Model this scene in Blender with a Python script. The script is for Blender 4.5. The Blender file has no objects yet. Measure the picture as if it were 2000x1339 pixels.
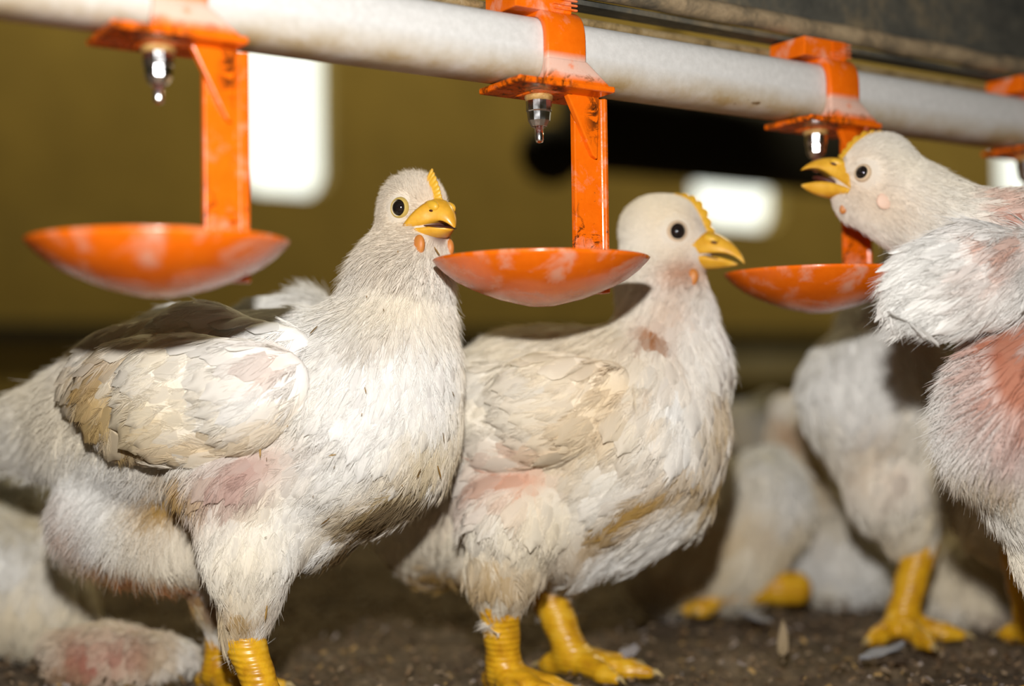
import bpy, bmesh, math, random
import numpy as np
from mathutils import Vector, Matrix

random.seed(4); np.random.seed(4)
SC = bpy.context.scene
COL = SC.collection

# ------------------------------------------------------------------ camera, light, exposure
W, H, FPX = 2000, 1339, 2600.0
CAM_H = 0.113
PITCH, ROLL = math.radians(1.7), math.radians(0.8)
_f = np.array([0, math.cos(PITCH), math.sin(PITCH)])
_r0 = np.array([1.0, 0, 0]); _u0 = np.cross(_r0, _f)
_r = math.cos(ROLL) * _r0 - math.sin(ROLL) * _u0      # camera rolled clockwise: the scene leans left
_u = math.sin(ROLL) * _r0 + math.cos(ROLL) * _u0
CAM = np.array([0, 0, CAM_H])

cd = bpy.data.cameras.new('camera'); cam = bpy.data.objects.new('camera', cd); COL.objects.link(cam)
cd.sensor_width = 36; cd.lens = FPX * 36 / W; cd.clip_start = 0.01
M4 = Matrix(((_r[0], _u[0], -_f[0], 0), (_r[1], _u[1], -_f[1], 0), (_r[2], _u[2], -_f[2], CAM_H), (0, 0, 0, 1)))
cam.matrix_world = M4
cd.dof.use_dof = True; cd.dof.focus_distance = 0.435; cd.dof.aperture_fstop = cd.lens / 12.0
cd.dof.aperture_blades = 0
SC.camera = cam
SC.view_settings.view_transform = 'Standard'; SC.view_settings.look = 'None'
SC.view_settings.gamma = 1; SC.view_settings.use_curve_mapping = False
SC.view_settings.exposure = 0.0
SC.cycles.max_bounces = 6; SC.cycles.adaptive_threshold = 0.04; SC.cycles.diffuse_bounces = 3

wd = bpy.data.worlds.new('world'); SC.world = wd; wd.use_nodes = True
wd.node_tree.nodes['Background'].inputs[0].default_value = (0.026, 0.020, 0.009, 1)
wd.node_tree.nodes['Background'].inputs[1].default_value = 1.0

def lamp(name, loc, watts, col, radius):
    l = bpy.data.lights.new(name, 'POINT'); l.energy = watts; l.color = col; l.shadow_soft_size = radius
    o = bpy.data.objects.new(name, l); COL.objects.link(o); o.location = loc
    return o
lamp('camera_flash', (-0.006, 0.0, CAM_H + 0.090), 11.0, (1.0, 0.97, 0.93), 0.007)   # pop-up flash above the lens

def at(px, py, Y):
    """pixel of the photograph + distance ahead of the camera -> point in the shed"""
    d = _f + (px - W / 2) / FPX * _r + (H / 2 - py) / FPX * _u
    return CAM + d * (Y / d[1])
def proj(P):
    q = P - CAM; z = q @ _f
    return W / 2 + FPX * (q @ _r) / z, H / 2 - FPX * (q @ _u) / z
def floor_y(py, px=1000):
    d = _f + (px - W / 2) / FPX * _r + (H / 2 - py) / FPX * _u
    return -CAM_H / d[2] * d[1]

PV = np.array([105.0, 67.9, 0]); PV /= np.linalg.norm(PV)       # direction of the water line (and of the far wall)
NV = np.array([PV[1], -PV[0], 0])                               # sideways from it, towards the camera
ANG = math.atan2(PV[1], PV[0])
for lx, ly in ((-0.3, 1.9), (1.4, 2.9), (3.4, 4.0)):            # unseen warm lamps added out of frame to brighten the far wall
    lamp('wall_fill_lamp', (lx, ly, 1.9), 44.0, (1.0, 0.86, 0.50), 0.06)

# ------------------------------------------------------------------ materials
def mat(name):
    m = bpy.data.materials.new(name); m.use_nodes = True
    nt = m.node_tree; b = nt.nodes['Principled BSDF']
    return m, nt, b
def N(nt, t, **kw):
    n = nt.nodes.new(t)
    for k, v in kw.items(): setattr(n, k, v)
    return n
def noise(nt, scale, detail=4, rough=.6, dist=0):
    tc = N(nt, 'ShaderNodeTexCoord'); n = N(nt, 'ShaderNodeTexNoise')
    n.inputs['Scale'].default_value = scale; n.inputs['Detail'].default_value = detail
    n.inputs['Roughness'].default_value = rough; n.inputs['Distortion'].default_value = dist
    nt.links.new(tc.outputs['Object'], n.inputs['Vector'])
    return n, tc
def ramp(nt, src, stops):
    r = N(nt, 'ShaderNodeValToRGB')
    el = r.color_ramp.elements
    while len(el) < len(stops): el.new(.5)
    for e, (p, c) in zip(el, stops):
        e.position = p; e.color = (*c, 1) if len(c) == 3 else c
    nt.links.new(src, r.inputs[0]); return r
def mix(nt, fac, a, b, mode='MIX'):
    m = N(nt, 'ShaderNodeMix', data_type='RGBA', blend_type=mode)
    for s, i in ((fac, 0), (a, 6), (b, 7)):
        if hasattr(s, 'is_output'): nt.links.new(s, m.inputs[i])
        else: m.inputs[i].default_value = s if i == 0 else (*s, 1)
    return m.outputs[2]
def bump(nt, b, src, strength, dist=0.001):
    n = N(nt, 'ShaderNodeBump'); n.inputs['Strength'].default_value = strength; n.inputs['Distance'].default_value = dist
    nt.links.new(src, n.inputs['Height']); nt.links.new(n.outputs[0], b.inputs['Normal'])
def simple(name, col, rough=.5, metal=0, **kw):
    m, nt, b = mat(name)
    b.inputs['Base Color'].default_value = (*col, 1); b.inputs['Roughness'].default_value = rough
    b.inputs['Metallic'].default_value = metal
    for k, v in kw.items(): b.inputs[k].default_value = v
    return m

def make_orange(kind):
    """orange plastic of the drinkers; grime and limescale sit where water and droppings run on each part (own z, metres)"""
    m, nt, b = mat('orange_plastic_' + kind); b.inputs['Specular IOR Level'].default_value = .35
    n1, tc = noise(nt, 90, 6, .65, .4); n2, _ = noise(nt, 260, 5, .7); n3, _ = noise(nt, 150, 8, .78, 1.2)
    base = mix(nt, ramp(nt, n2.outputs[0], [(.3, (0, 0, 0)), (.7, (1, 1, 1))]).outputs[0], (.72, .118, .002), (.80, .150, .004))
    dust = ramp(nt, n1.outputs[0], [(.50, (0, 0, 0)), (.66, (.60, .60, .60))] if kind == 'cup' else [(.54, (0, 0, 0)), (.70, (.45, .45, .45))])
    c = mix(nt, dust.outputs[0], base, (.70, .42, .32))
    sep = N(nt, 'ShaderNodeSeparateXYZ'); nt.links.new(tc.outputs['Object'], sep.inputs[0])
    def band(axis, lo, hi, soft):
        """1 between lo and hi along an axis, fading over soft"""
        out = None
        for e0, e1 in ((lo - soft, lo + soft), (hi + soft, hi - soft)):
            mr = N(nt, 'ShaderNodeMapRange'); mr.inputs[1].default_value = e0; mr.inputs[2].default_value = e1
            nt.links.new(sep.outputs[axis], mr.inputs[0])
            if out is None: out = mr.outputs[0]
            else:
                mu = N(nt, 'ShaderNodeMath', operation='MULTIPLY'); nt.links.new(out, mu.inputs[0]); nt.links.new(mr.outputs[0], mu.inputs[1]); out = mu.outputs[0]
        return out
    def patch(c, src, th, wid, col, amt, *bands):
        f = ramp(nt, src, [(th, (0, 0, 0)), (th + wid, (amt, amt, amt))]).outputs[0]
        for bd in bands:
            mu = N(nt, 'ShaderNodeMath', operation='MULTIPLY'); nt.links.new(f, mu.inputs[0]); nt.links.new(bd, mu.inputs[1]); f = mu.outputs[0]
        return mix(nt, f, c, col)
    dark, brown, lime = (.035, .012, .004), (.14, .055, .012), (.66, .50, .42)
    c = patch(c, n3.outputs[0], .66, .05, (.10, .03, .006), .8)
    if kind == 'arm':
        c = patch(c, n3.outputs[0], .47, .06, dark, .95, band(2, .040, .056, .006), band(0, .0155, .0205, .002))
        c = patch(c, n3.outputs[0], .52, .05, dark, .9, band(2, -.006, .014, .005))
        c = patch(c, n3.outputs[0], .60, .05, brown, .9, band(2, .014, .040, .004))
    if kind == 'saddle':
        c = patch(c, n1.outputs[0], .30, .16, lime, .8, band(2, .0570, .0635, .0012))
        c = patch(c, n3.outputs[0], .50, .08, brown, .8, band(2, .050, .0580, .0012))
    if kind == 'plate':
        c = patch(c, n3.outputs[0], .48, .06, dark, .85, band(0, -.02, .004, .003))
    nt.links.new(c, b.inputs['Base Color'])
    r = ramp(nt, n1.outputs[0], [(.5, (.20, .20, .20)), (.7, (.55, .55, .55))]); nt.links.new(r.outputs[0], b.inputs['Roughness'])
    bump(nt, b, n2.outputs[0], .12, .0005)
    return m
def make_pipe():
    m, nt, b = mat('water_pipe_plastic')
    n1, tc = noise(nt, 45, 6, .65); n2, _ = noise(nt, 400, 4, .7); n3, _ = noise(nt, 75, 5, .6, .5)
    sep = N(nt, 'ShaderNodeSeparateXYZ'); nt.links.new(tc.outputs['Object'], sep.inputs[0])
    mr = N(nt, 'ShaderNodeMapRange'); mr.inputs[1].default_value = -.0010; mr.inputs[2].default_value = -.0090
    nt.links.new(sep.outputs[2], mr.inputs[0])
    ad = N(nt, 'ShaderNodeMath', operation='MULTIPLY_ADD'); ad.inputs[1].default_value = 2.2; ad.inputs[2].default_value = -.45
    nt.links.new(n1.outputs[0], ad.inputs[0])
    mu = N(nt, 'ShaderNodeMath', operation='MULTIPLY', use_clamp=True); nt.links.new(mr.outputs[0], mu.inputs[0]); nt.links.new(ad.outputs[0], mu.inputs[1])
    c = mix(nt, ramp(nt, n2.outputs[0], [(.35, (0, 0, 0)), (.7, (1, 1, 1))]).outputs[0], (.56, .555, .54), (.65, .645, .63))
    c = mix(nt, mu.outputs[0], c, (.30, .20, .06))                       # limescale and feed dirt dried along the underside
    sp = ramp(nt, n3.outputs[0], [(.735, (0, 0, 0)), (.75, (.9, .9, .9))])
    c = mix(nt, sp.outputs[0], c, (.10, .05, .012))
    nt.links.new(c, b.inputs['Base Color']); b.inputs['Roughness'].default_value = .45
    bump(nt, b, n2.outputs[0], .08, .0005)
    return m
def make_dusty(name, c1, c2, c3, scale, rough=.85, metal=0):
    m, nt, b = mat(name)
    n1, _ = noise(nt, scale, 8, .7, .3); n2, _ = noise(nt, scale * 9, 5, .7)
    c = ramp(nt, n1.outputs[0], [(.34, c1), (.52, c2), (.70, c3)]).outputs[0]
    c = mix(nt, .35, c, ramp(nt, n2.outputs[0], [(.3, (.2, .2, .2)), (.7, (1, 1, 1))]).outputs[0], 'MULTIPLY')
    nt.links.new(c, b.inputs['Base Color']); b.inputs['Roughness'].default_value = rough; b.inputs['Metallic'].default_value = metal
    bump(nt, b, n2.outputs[0], .4, .001)
    return m
def make_attr(name, rough=.7, scale=300, bstr=.3, translucent=0.0, sheen=0.0, wavy=False):
    """colour read from the mesh/curve attribute 'tint'"""
    m, nt, b = mat(name)
    a = N(nt, 'ShaderNodeAttribute', attribute_name='tint')
    nt.links.new(a.outputs['Color'], b.inputs['Base Color']); b.inputs['Roughness'].default_value = rough
    b.inputs['Specular IOR Level'].default_value = .25
    if bstr:
        n, _ = noise(nt, scale, 4, .6); bump(nt, b, n.outputs[0], bstr, .0006)
    if translucent:
        t = N(nt, 'ShaderNodeBsdfTranslucent'); nt.links.new(a.outputs['Color'], t.inputs[0])
        ms = N(nt, 'ShaderNodeMixShader'); ms.inputs[0].default_value = translucent
        nt.links.new(b.outputs[0], ms.inputs[1]); nt.links.new(t.outputs[0], ms.inputs[2])
        nt.links.new(ms.outputs[0], nt.nodes['Material Output'].inputs[0])
    return m
def make_leg():
    m, nt, b = mat('yellow_leg_scales')
    tc = N(nt, 'ShaderNodeTexCoord'); w = N(nt, 'ShaderNodeTexWave', wave_type='BANDS', bands_direction='Z')
    w.inputs['Scale'].default_value = 150; w.inputs['Distortion'].default_value = 1.5; w.inputs['Detail'].default_value = 1
    nt.links.new(tc.outputs['Object'], w.inputs['Vector'])
    n, _ = noise(nt, 160, 5, .6)
    c = ramp(nt, n.outputs[0], [(.3, (.46, .21, .008)), (.55, (.70, .38, .012)), (.75, (.74, .46, .05))]).outputs[0]
    nt.links.new(c, b.inputs['Base Color']); b.inputs['Roughness'].default_value = .34
    b.inputs['Subsurface Weight'].default_value = .15; b.inputs['Subsurface Radius'].default_value = (.004, .0015, .0005)
    bump(nt, b, w.outputs[1], .35, .0006)
    return m
def make_beak():
    m, nt, b = mat('beak_horn')
    n, _ = noise(nt, 120, 4, .6)
    c = ramp(nt, n.outputs[0], [(.3, (.55, .26, .012)), (.6, (.74, .41, .04)), (.8, (.82, .55, .17))]).outputs[0]
    nt.links.new(c, b.inputs['Base Color']); b.inputs['Roughness'].default_value = .33
    b.inputs['Subsurface Weight'].default_value = .2; b.inputs['Subsurface Radius'].default_value = (.004, .002, .0006)
    bump(nt, b, n.outputs[0], .15, .0006)
    return m
def make_chrome():
    m, nt, b = mat('nipple_steel')
    b.inputs['Base Color'].default_value = (.72, .72, .74, 1); b.inputs['Metallic'].default_value = 1
    n, _ = noise(nt, 200, 3, .5); r = ramp(nt, n.outputs[0], [(.35, (.12, .12, .12)), (.7, (.34, .34, .34))])
    nt.links.new(r.outputs[0], b.inputs['Roughness']); return m

ORANGE, OR_ARM, OR_SADDLE, OR_PLATE = [make_orange(k) for k in ('cup', 'arm', 'saddle', 'plate')]; PIPE = make_pipe(); LEG = make_leg(); BEAK = make_beak(); CHROME = make_chrome()
BODY = make_attr('bird_skin_and_down', .8, 420, .5)
FEATHER = make_attr('white_feather', .6, 500, .12, .25)
DOWN = make_attr('white_down', .7, 0, 0, .15)
COMB = simple('comb_skin', (.80, .40, .03), .45, **{'Subsurface Weight': .2})
COMBR = simple('wattle_skin', (.60, .19, .035), .5, **{'Subsurface Weight': .2})
EYE = simple('eye_black', (.012, .009, .008), .06)
LID_SKIN = simple('eyelid_skin', (.60, .45, .30), .6)
LID = simple('eyelid_yellow', (.50, .36, .09), .6)
CLAW = simple('claw_horn', (.45, .33, .14), .4)
DARK = simple('mouth_dark', (.06, .012, .008), .5)
SEAL = make_dusty('nipple_seal', (.30, .14, .03), (.55, .33, .10), (.62, .5, .3), 300, .5)
RAIL = make_dusty('galvanised_rail_dusty', (.035, .036, .032), (.085, .080, .062), (.22, .165, .09), 22, .7)
RAIL_LIP = make_dusty('rail_lip_dusty', (.09, .075, .05), (.30, .22, .125), (.45, .34, .2), 60, .8)
ROD = make_dusty('rod_dusty', (.12, .08, .03), (.33, .23, .10), (.42, .33, .2), 120, .6)
WALL = make_dusty('shed_wall_paint', (.32, .225, .050), (.36, .255, .060), (.40, .29, .075), .8, .9)
BEAM = make_dusty('dark_feeder_tube', (.006, .005, .004), (.010, .008, .006), (.02, .015, .01), 4, .8)
CURB = make_dusty('pale_curb', (.25, .22, .14), (.32, .28, .18), (.38, .34, .24), 6, .9)
SKIRT = make_dusty('dark_skirting', (.012, .010, .006), (.016, .013, .008), (.03, .025, .015), 6, .9)

# ------------------------------------------------------------------ objects
def tag(o, label=None, cat=None, group=None, kind=None):
    if label: o['label'] = label
    if cat: o['category'] = cat
    if group: o['group'] = group
    if kind: o['kind'] = kind
    return o
def link(name, data, m=None, parent=None):
    o = bpy.data.objects.new(name, data); COL.objects.link(o)
    if m: data.materials.append(m)
    if parent is not None:
        o.parent = parent; o.matrix_parent_inverse = parent.matrix_world.inverted()
    return o
def empty(name, loc, rz=0):
    o = bpy.data.objects.new(name, None); COL.objects.link(o); o.location = loc; o.rotation_euler = (0, 0, rz)
    o.empty_display_size = .02
    o.matrix_world = Matrix.Translation(Vector(loc)) @ Matrix.Rotation(rz, 4, 'Z')
    return o
def raw(name, V, F, m, parent=None, smooth=True, tint=None, local=False):
    """mesh from arrays; V in shed coordinates (or the parent's own when local)"""
    me = bpy.data.meshes.new(name)
    V = np.asarray(V, float)
    me.from_pydata([tuple(v) for v in V], [], [tuple(int(i) for i in f) for f in F]); me.update()
    if smooth: me.polygons.foreach_set('use_smooth', [True] * len(me.polygons))
    if tint is not None:
        a = me.color_attributes.new('tint', 'FLOAT_COLOR', 'POINT')
        a.data.foreach_set('color', np.c_[tint, np.ones(len(V))].astype(np.float32).ravel())
    o = link(name, me, m, None)
    if parent is not None:
        o.parent = parent
        if not local: o.matrix_parent_inverse = parent.matrix_world.inverted()
    return o
def frm(bm, name, m, parent=None, smooth=True, local=True):
    me = bpy.data.meshes.new(name); bmesh.ops.recalc_face_normals(bm, faces=bm.faces); bm.to_mesh(me); bm.free()
    if smooth: me.polygons.foreach_set('use_smooth', [True] * len(me.polygons))
    o = link(name, me, m)
    if parent is not None: o.parent = parent
    return o
def bevel(o, w, seg=2):
    b = o.modifiers.new('bevel', 'BEVEL'); b.width = w; b.segments = seg; b.limit_method = 'ANGLE'; return o
def box(bm, x0, x1, y0, y1, z0, z1):
    v = [bm.verts.new((x, y, z)) for x in (x0, x1) for y in (y0, y1) for z in (z0, z1)]
    for f in ((0, 1, 3, 2), (4, 6, 7, 5), (0, 4, 5, 1), (2, 3, 7, 6), (0, 2, 6, 4), (1, 5, 7, 3)): bm.faces.new([v[i] for i in f])
def extrude_x(bm, prof, x0, x1, n=1, warp=None):
    """profile of (y, z) points swept along x"""
    rings = []
    for i in range(n + 1):
        x = x0 + (x1 - x0) * i / n
        rings.append([bm.verts.new((x, y, z)) for y, z in prof])
    k = len(prof)
    for a, b in zip(rings, rings[1:]):
        for i in range(k): bm.faces.new((a[i], a[(i + 1) % k], b[(i + 1) % k], b[i]))
    bm.faces.new(rings[0]); bm.faces.new(rings[-1][::-1])
def lathe(bm, prof, seg=48, cx=0, cy=0):
    rings = []
    for r, z in prof:
        if r < 1e-6: rings.append([bm.verts.new((cx, cy, z))])
        else: rings.append([bm.verts.new((cx + r * math.cos(2 * math.pi * i / seg), cy + r * math.sin(2 * math.pi * i / seg), z)) for i in range(seg)])
    for a, b in zip(rings, rings[1:]):
        for i in range(seg):
            j = (i + 1) % seg
            if len(a) == 1 and len(b) > 1: bm.faces.new((a[0], b[i], b[j]))
            elif len(b) == 1 and len(a) > 1: bm.faces.new((a[i], a[j], b[0]))
            elif len(a) > 1: bm.faces.new((a[i], a[j], b[j], b[i]))
def sup(a, b, e, n=48):
    out = []
    for i in range(n):
        t = 2 * math.pi * i / n; c, s = math.cos(t), math.sin(t)
        out.append((a * math.copysign(abs(c) ** (2 / e), c), b * math.copysign(abs(s) ** (2 / e), s)))
    return out

def ellipsoid(C, A, rad, seg=20, rings=12):
    """A rows = unit axes"""
    V = []; F = []
    for i in range(rings + 1):
        ph = math.pi * i / rings
        for j in range(seg):
            th = 2 * math.pi * j / seg
            q = np.array([math.sin(ph) * math.cos(th) * rad[0], math.sin(ph) * math.sin(th) * rad[1], math.cos(ph) * rad[2]])
            V.append(C + q @ A)
    for i in range(rings):
        for j in range(seg):
            F.append((i * seg + j, (i + 1) * seg + j, (i + 1) * seg + (j + 1) % seg, i * seg + (j + 1) % seg))
    return np.array(V), F

# ------------------------------------------------------------------ the shed
flo = bmesh.new()
nx, ny = 150, 150
gx = np.linspace(-2.2, 6.0, nx); gy = np.linspace(.0, 1, ny) ** 2.0 * 8.5 + .05
# finer near the birds
gx = np.concatenate([np.linspace(-2.5, -.3, 20)[:-1], np.linspace(-.3, .42, 120), np.linspace(.42, 9, 40)[1:]])
gy = np.concatenate([np.linspace(-.8, .3, 14)[:-1], np.linspace(.3, .95, 110), np.linspace(.95, 11, 40)[1:]])
GX, GY = np.meshgrid(gx, gy, indexing='ij')
def vnoise(x, y, s, seed=0):
    rs = np.random.RandomState(seed); o = 0; amp = 1
    for k in range(4):
        for _ in range(4):
            a = rs.rand() * 6.28; ph = rs.rand() * 6.28
            o = o + amp * np.sin((x * math.cos(a) + y * math.sin(a)) * s * (0.7 + .6 * rs.rand()) + ph) / 4
        s *= 2.1; amp *= .55
    return o
GZ = -.0045 + .0030 * vnoise(GX, GY, 110, 3) + .0018 * vnoise(GX, GY, 420, 5)
GZ = np.minimum(GZ, .004)
idx = np.arange(GX.size).reshape(GX.shape)
Fq = np.stack([idx[:-1, :-1], idx[1:, :-1], idx[1:, 1:], idx[:-1, 1:]], -1).reshape(-1, 4)
def make_floor():
    m, nt, b = mat('litter_floor')
    n1, _ = noise(nt, 26, 7, .7, .3); n2, _ = noise(nt, 230, 6, .75, .4); n3, _ = noise(nt, 70, 5, .6)
    c = ramp(nt, n1.outputs[0], [(.3, (.07, .045, .022)), (.5, (.19, .13, .075)), (.72, (.34, .26, .18))]).outputs[0]
    c = mix(nt, ramp(nt, n2.outputs[0], [(.35, (.25, .25, .25)), (.5, (.8, .8, .8)), (.75, (1.5, 1.45, 1.4))]).outputs[0], (0, 0, 0), c)
    c = mix(nt, ramp(nt, n3.outputs[0], [(.62, (0, 0, 0)), (.72, (.5, .5, .5))]).outputs[0], c, (.26, .24, .25))
    nt.links.new(c, b.inputs['Base Color']); b.inputs['Roughness'].default_value = .9
    bump(nt, b, n2.outputs[0], .9, .003)
    return m
tag(raw('floor', np.stack([GX, GY, GZ], -1).reshape(-1, 3), Fq, make_floor()), 'brown litter floor of the poultry shed', None, None, 'structure')

# loose litter: uncountable chips and shavings
n = 7000
cx = np.random.uniform(-.22, .36, n); cy = .34 + .5 * np.random.rand(n) ** 1.0
L = np.random.uniform(.0010, .0036, n); Wd = L * np.random.uniform(.15, .6, n); a = np.random.rand(n) * 6.28; tl = np.random.uniform(-.6, .6, n)
dx = np.c_[np.cos(a) * np.cos(tl), np.sin(a) * np.cos(tl), np.sin(tl)]; dy = np.c_[-np.sin(a), np.cos(a), np.random.uniform(-.4, .4, n)]
c0 = np.c_[cx, cy, np.random.uniform(-.001, .0035, n)]
V = np.concatenate([c0[:, None] + s * dx[:, None] * L[:, None, None] * .5 + t * dy[:, None] * Wd[:, None, None] * .5 + np.array([0, 0, 1.]) * hh * .0006
                    for s, t, hh in ((-1, -1, 0), (1, -1, 0), (1, 1, 0), (-1, 1, 0), (-.8, -.8, 1), (.8, -.8, 1), (.8, .8, 1), (-.8, .8, 1))], 1).reshape(-1, 3)
F8 = np.array([(0, 3, 2, 1), (4, 5, 6, 7), (0, 1, 5, 4), (1, 2, 6, 5), (2, 3, 7, 6), (3, 0, 4, 7)])
F = (np.arange(n)[:, None, None] * 8 + F8).reshape(-1, 4)
pal = np.array([(.10, .06, .03), (.17, .11, .06), (.22, .16, .10), (.30, .25, .22), (.07, .045, .03), (.28, .18, .07)])
tint = np.repeat(pal[np.random.choice(6, n, p=[.3, .25, .2, .08, .1, .07])] * np.random.uniform(.7, 1.5, (n, 1)), 8, 0)
tag(raw('litter', V, F, make_attr('litter_chips', .9, 300, .3), None, False, tint), 'brown wood chips and dried droppings strewn over the floor', 'litter', None, 'stuff')

FALLEN = []
def fallen_feather(px, py, L, W, rot, col, label, lift):
    Yf = floor_y(py, px); p = at(px, py, Yf); p[2] = .004
    nu, nv = 9, 7; V, F = [], []
    d = np.array([math.cos(rot), math.sin(rot), 0]); sd = np.array([-d[1], d[0], 0])
    for i in range(nu):
        t = i / (nu - 1); w = W * (math.sin(math.pi * min(1, t * .96 + .02)) ** .6)
        for j in range(nv):
            q = j / (nv - 1) * 2 - 1
            V.append(p + d * L * (t - .5) + sd * w * q + np.array([0, 0, .0015 + lift * t * t + .35 * W * q * q + .0006 * math.sin(9 * t + 4 * q)]))
    for i in range(nu - 1):
        for j in range(nv - 1): F.append((i * nv + j, i * nv + j + 1, (i + 1) * nv + j + 1, (i + 1) * nv + j))
    o = raw('fallen_feather', V, F, simple('fallen_feather_' + str(len(FALLEN)), col, .8)); FALLEN.append(o)
    o.modifiers.new('thickness', 'SOLIDIFY').thickness = .0004
    tag(o, label, 'feather', 'loose feathers on the litter')
fallen_feather(1530, 1305, .008, .0022, 1.3, (.28, .21, .12), 'small yellowish feather standing up from the litter in front of the resting chickens', .012)
fallen_feather(1725, 1312, .020, .0045, .3, (.24, .24, .25), 'grey downy feather on the litter in front of the lone yellow foot', .004)
fallen_feather(1470, 1235, .020, .0045, 2.3, (.22, .21, .21), 'narrow grey feather on the litter left of the lone yellow foot', .003)
fallen_feather(1230, 1310, .010, .004, .8, (.26, .24, .25), 'pale feather scrap on the litter beside the middle chicken toes', .003)

# far wall, parallel to the water line
P0 = at(575, 746, 3.0); P0[2] = 0
def wall_local(px, py):
    """where a sight line meets the far wall: (along, up)"""
    d = _f + (px - W / 2) / FPX * _r + (H / 2 - py) / FPX * _u
    t = ((P0 - CAM) @ NV) / (d @ NV)
    p = CAM + d * t
    return (p - P0) @ PV, p[2]
def on_wall(o):
    o.matrix_world = Matrix.Translation(Vector(P0)) @ Matrix.Rotation(ANG, 4, 'Z'); return o
wins = []
for (xa, xb, ya, yb, r) in ((455, 648, 20, 384, .05), (1354, 1530, 285, 449, .05), (1952, 2110, 262, 420, .05)):
    u0, z1 = wall_local(xa, ya); u1, z0 = wall_local(xb, yb); z1b = wall_local(xb, ya)[1]
    wins.append((u0, u1, z0, max(z1, z1b)))
# wall sheet with rounded window openings: built as strips between the openings
bm = bmesh.new()
ztop = 2.4
us = [-3.5] + [v for w in wins for v in (w[0], w[1])] + [9.0]
def strip(u0, u1, z0, z1):
    box(bm, u0, u1, 0, .06, z0, z1)
for i in range(0, len(us) - 1):
    if i % 2 == 0: strip(us[i], us[i + 1], -.05, ztop)
    else:
        w = wins[i // 2]; strip(us[i], us[i + 1], -.05, w[2]); strip(us[i], us[i + 1], w[3], ztop)
# the rounded corners of each opening
for (u0, u1, z0, z1) in wins:
    rr = .28 * min(u1 - u0, z1 - z0)
    for (cu, cz, su, sz) in ((u0, z0, 1, 1), (u1, z0, -1, 1), (u0, z1, 1, -1), (u1, z1, -1, -1)):
        pts = [(cu, cz)] + [(cu + su * rr * (1 - math.sin(t)), cz + sz * rr * (1 - math.cos(t))) for t in np.linspace(0, math.pi / 2, 9)]
        fr = [bm.verts.new((u, 0, z)) for u, z in pts]; bk = [bm.verts.new((u, .06, z)) for u, z in pts]
        bm.faces.new(fr); bm.faces.new(bk[::-1])
        for i in range(len(pts)): bm.faces.new((fr[i], fr[(i + 1) % len(pts)], bk[(i + 1) % len(pts)], bk[i]))
on_wall(tag(frm(bm, 'wall_back', WALL, None, False), 'olive brown far wall of the shed', None, None, 'structure'))
def make_pane():
    m, nt, b = mat('daylit_pane')
    b.inputs['Base Color'].default_value = (.8, .85, .8, 1); b.inputs['Roughness'].default_value = .2
    b.inputs['Emission Color'].default_value = (.93, 1.0, .95, 1); b.inputs['Emission Strength'].default_value = 1.25
    return m
def make_frame():
    return simple('window_frame_pale', (.62, .66, .58), .6)
PANE, FRAME = make_pane(), make_frame()
for i, (u0, u1, z0, z1) in enumerate(wins):
    bm = bmesh.new(); box(bm, u0 - .02, u1 + .02, .062, .068, z0 - .02, z1 + .02)
    on_wall(tag(frm(bm, 'window_%d' % (i + 1), PANE, None, False), ['bright rounded window behind the left drinker post', 'bright rounded window behind the middle chicken head', 'bright window sliver at the right edge above the leaning chicken'][i], None, None, 'structure'))
bm = bmesh.new(); ua = wall_local(-300, 700)[0]
_, zs0 = wall_local(60, 665); _, zs1 = wall_local(60, 632)
box(bm, -3.4, 8.9, -.05, 0, zs0, zs1)
on_wall(tag(frm(bm, 'trim_1', SKIRT, None, False), 'dark strip low along the far wall', None, None, 'structure'))
bm = bmesh.new(); _, zc0 = wall_local(1520, 735); _, zc1 = wall_local(1520, 690)
box(bm, wall_local(1330, 700)[0], 8.9, -.09, -.051, zc0, zc1)
on_wall(tag(frm(bm, 'trim_2', CURB, None, False), 'pale low curb along the far wall', None, None, 'structure'))
bm = bmesh.new(); box(bm, -3.4, 8.9, -.04, 0, -.02, zc0 - .03)
on_wall(tag(frm(bm, 'baseboard_back', SKIRT, None, False), 'dark base of the far wall', None, None, 'structure'))

# dark feeder tube hanging across the shed
bp0, bp1 = at(1180, 255, 1.55), None
TUBE_L = next(u for u in np.arange(.2, 3, .01) if proj((bp0 + PV * u)[None])[0][0] > 1690)
root = empty('feeder_tube', bp0, ANG)
tag(root, 'dark horizontal feeder tube hanging in the blurred background behind the middle drinker', 'feeder tube')
bm = bmesh.new(); pr = sup(.030, .050, 3.0, 32); extrude_x(bm, pr, -.045, TUBE_L, 1)
frm(bm, 'tube', BEAM, root)
V, F = ellipsoid(np.array([-.076, 0, -.034]), np.eye(3), (.040, .030, .036), 28, 18); raw('end_housing', V, F, BEAM, root, True, None, True)
for hx in (.1, TUBE_L - .1):
    bm = bmesh.new(); box(bm, hx, hx + .01, -.004, .004, .05, .95); frm(bm, 'hanger', BEAM, root, False)

# ------------------------------------------------------------------ water line
Y2 = .428
CUP2 = at(1057, 507, Y2)                    # rim centre of the second cup
RIM_Z = CUP2[2]
PIPE_DZ = .056 + .0105                      # pipe axis above the rims
C0 = CUP2.copy()
ORG = Matrix.Translation(Vector((C0[0], C0[1], RIM_Z))) @ Matrix.Rotation(ANG, 4, 'Z')   # x along the line, -y towards the camera

pipe = empty('water_pipe', (C0[0], C0[1], RIM_Z + PIPE_DZ), ANG)
tag(pipe, 'white plastic water pipe running above the chickens, stained along its underside', 'pipe')
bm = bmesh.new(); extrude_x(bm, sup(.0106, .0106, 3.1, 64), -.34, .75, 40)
frm(bm, 'tube', PIPE, pipe)
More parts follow.
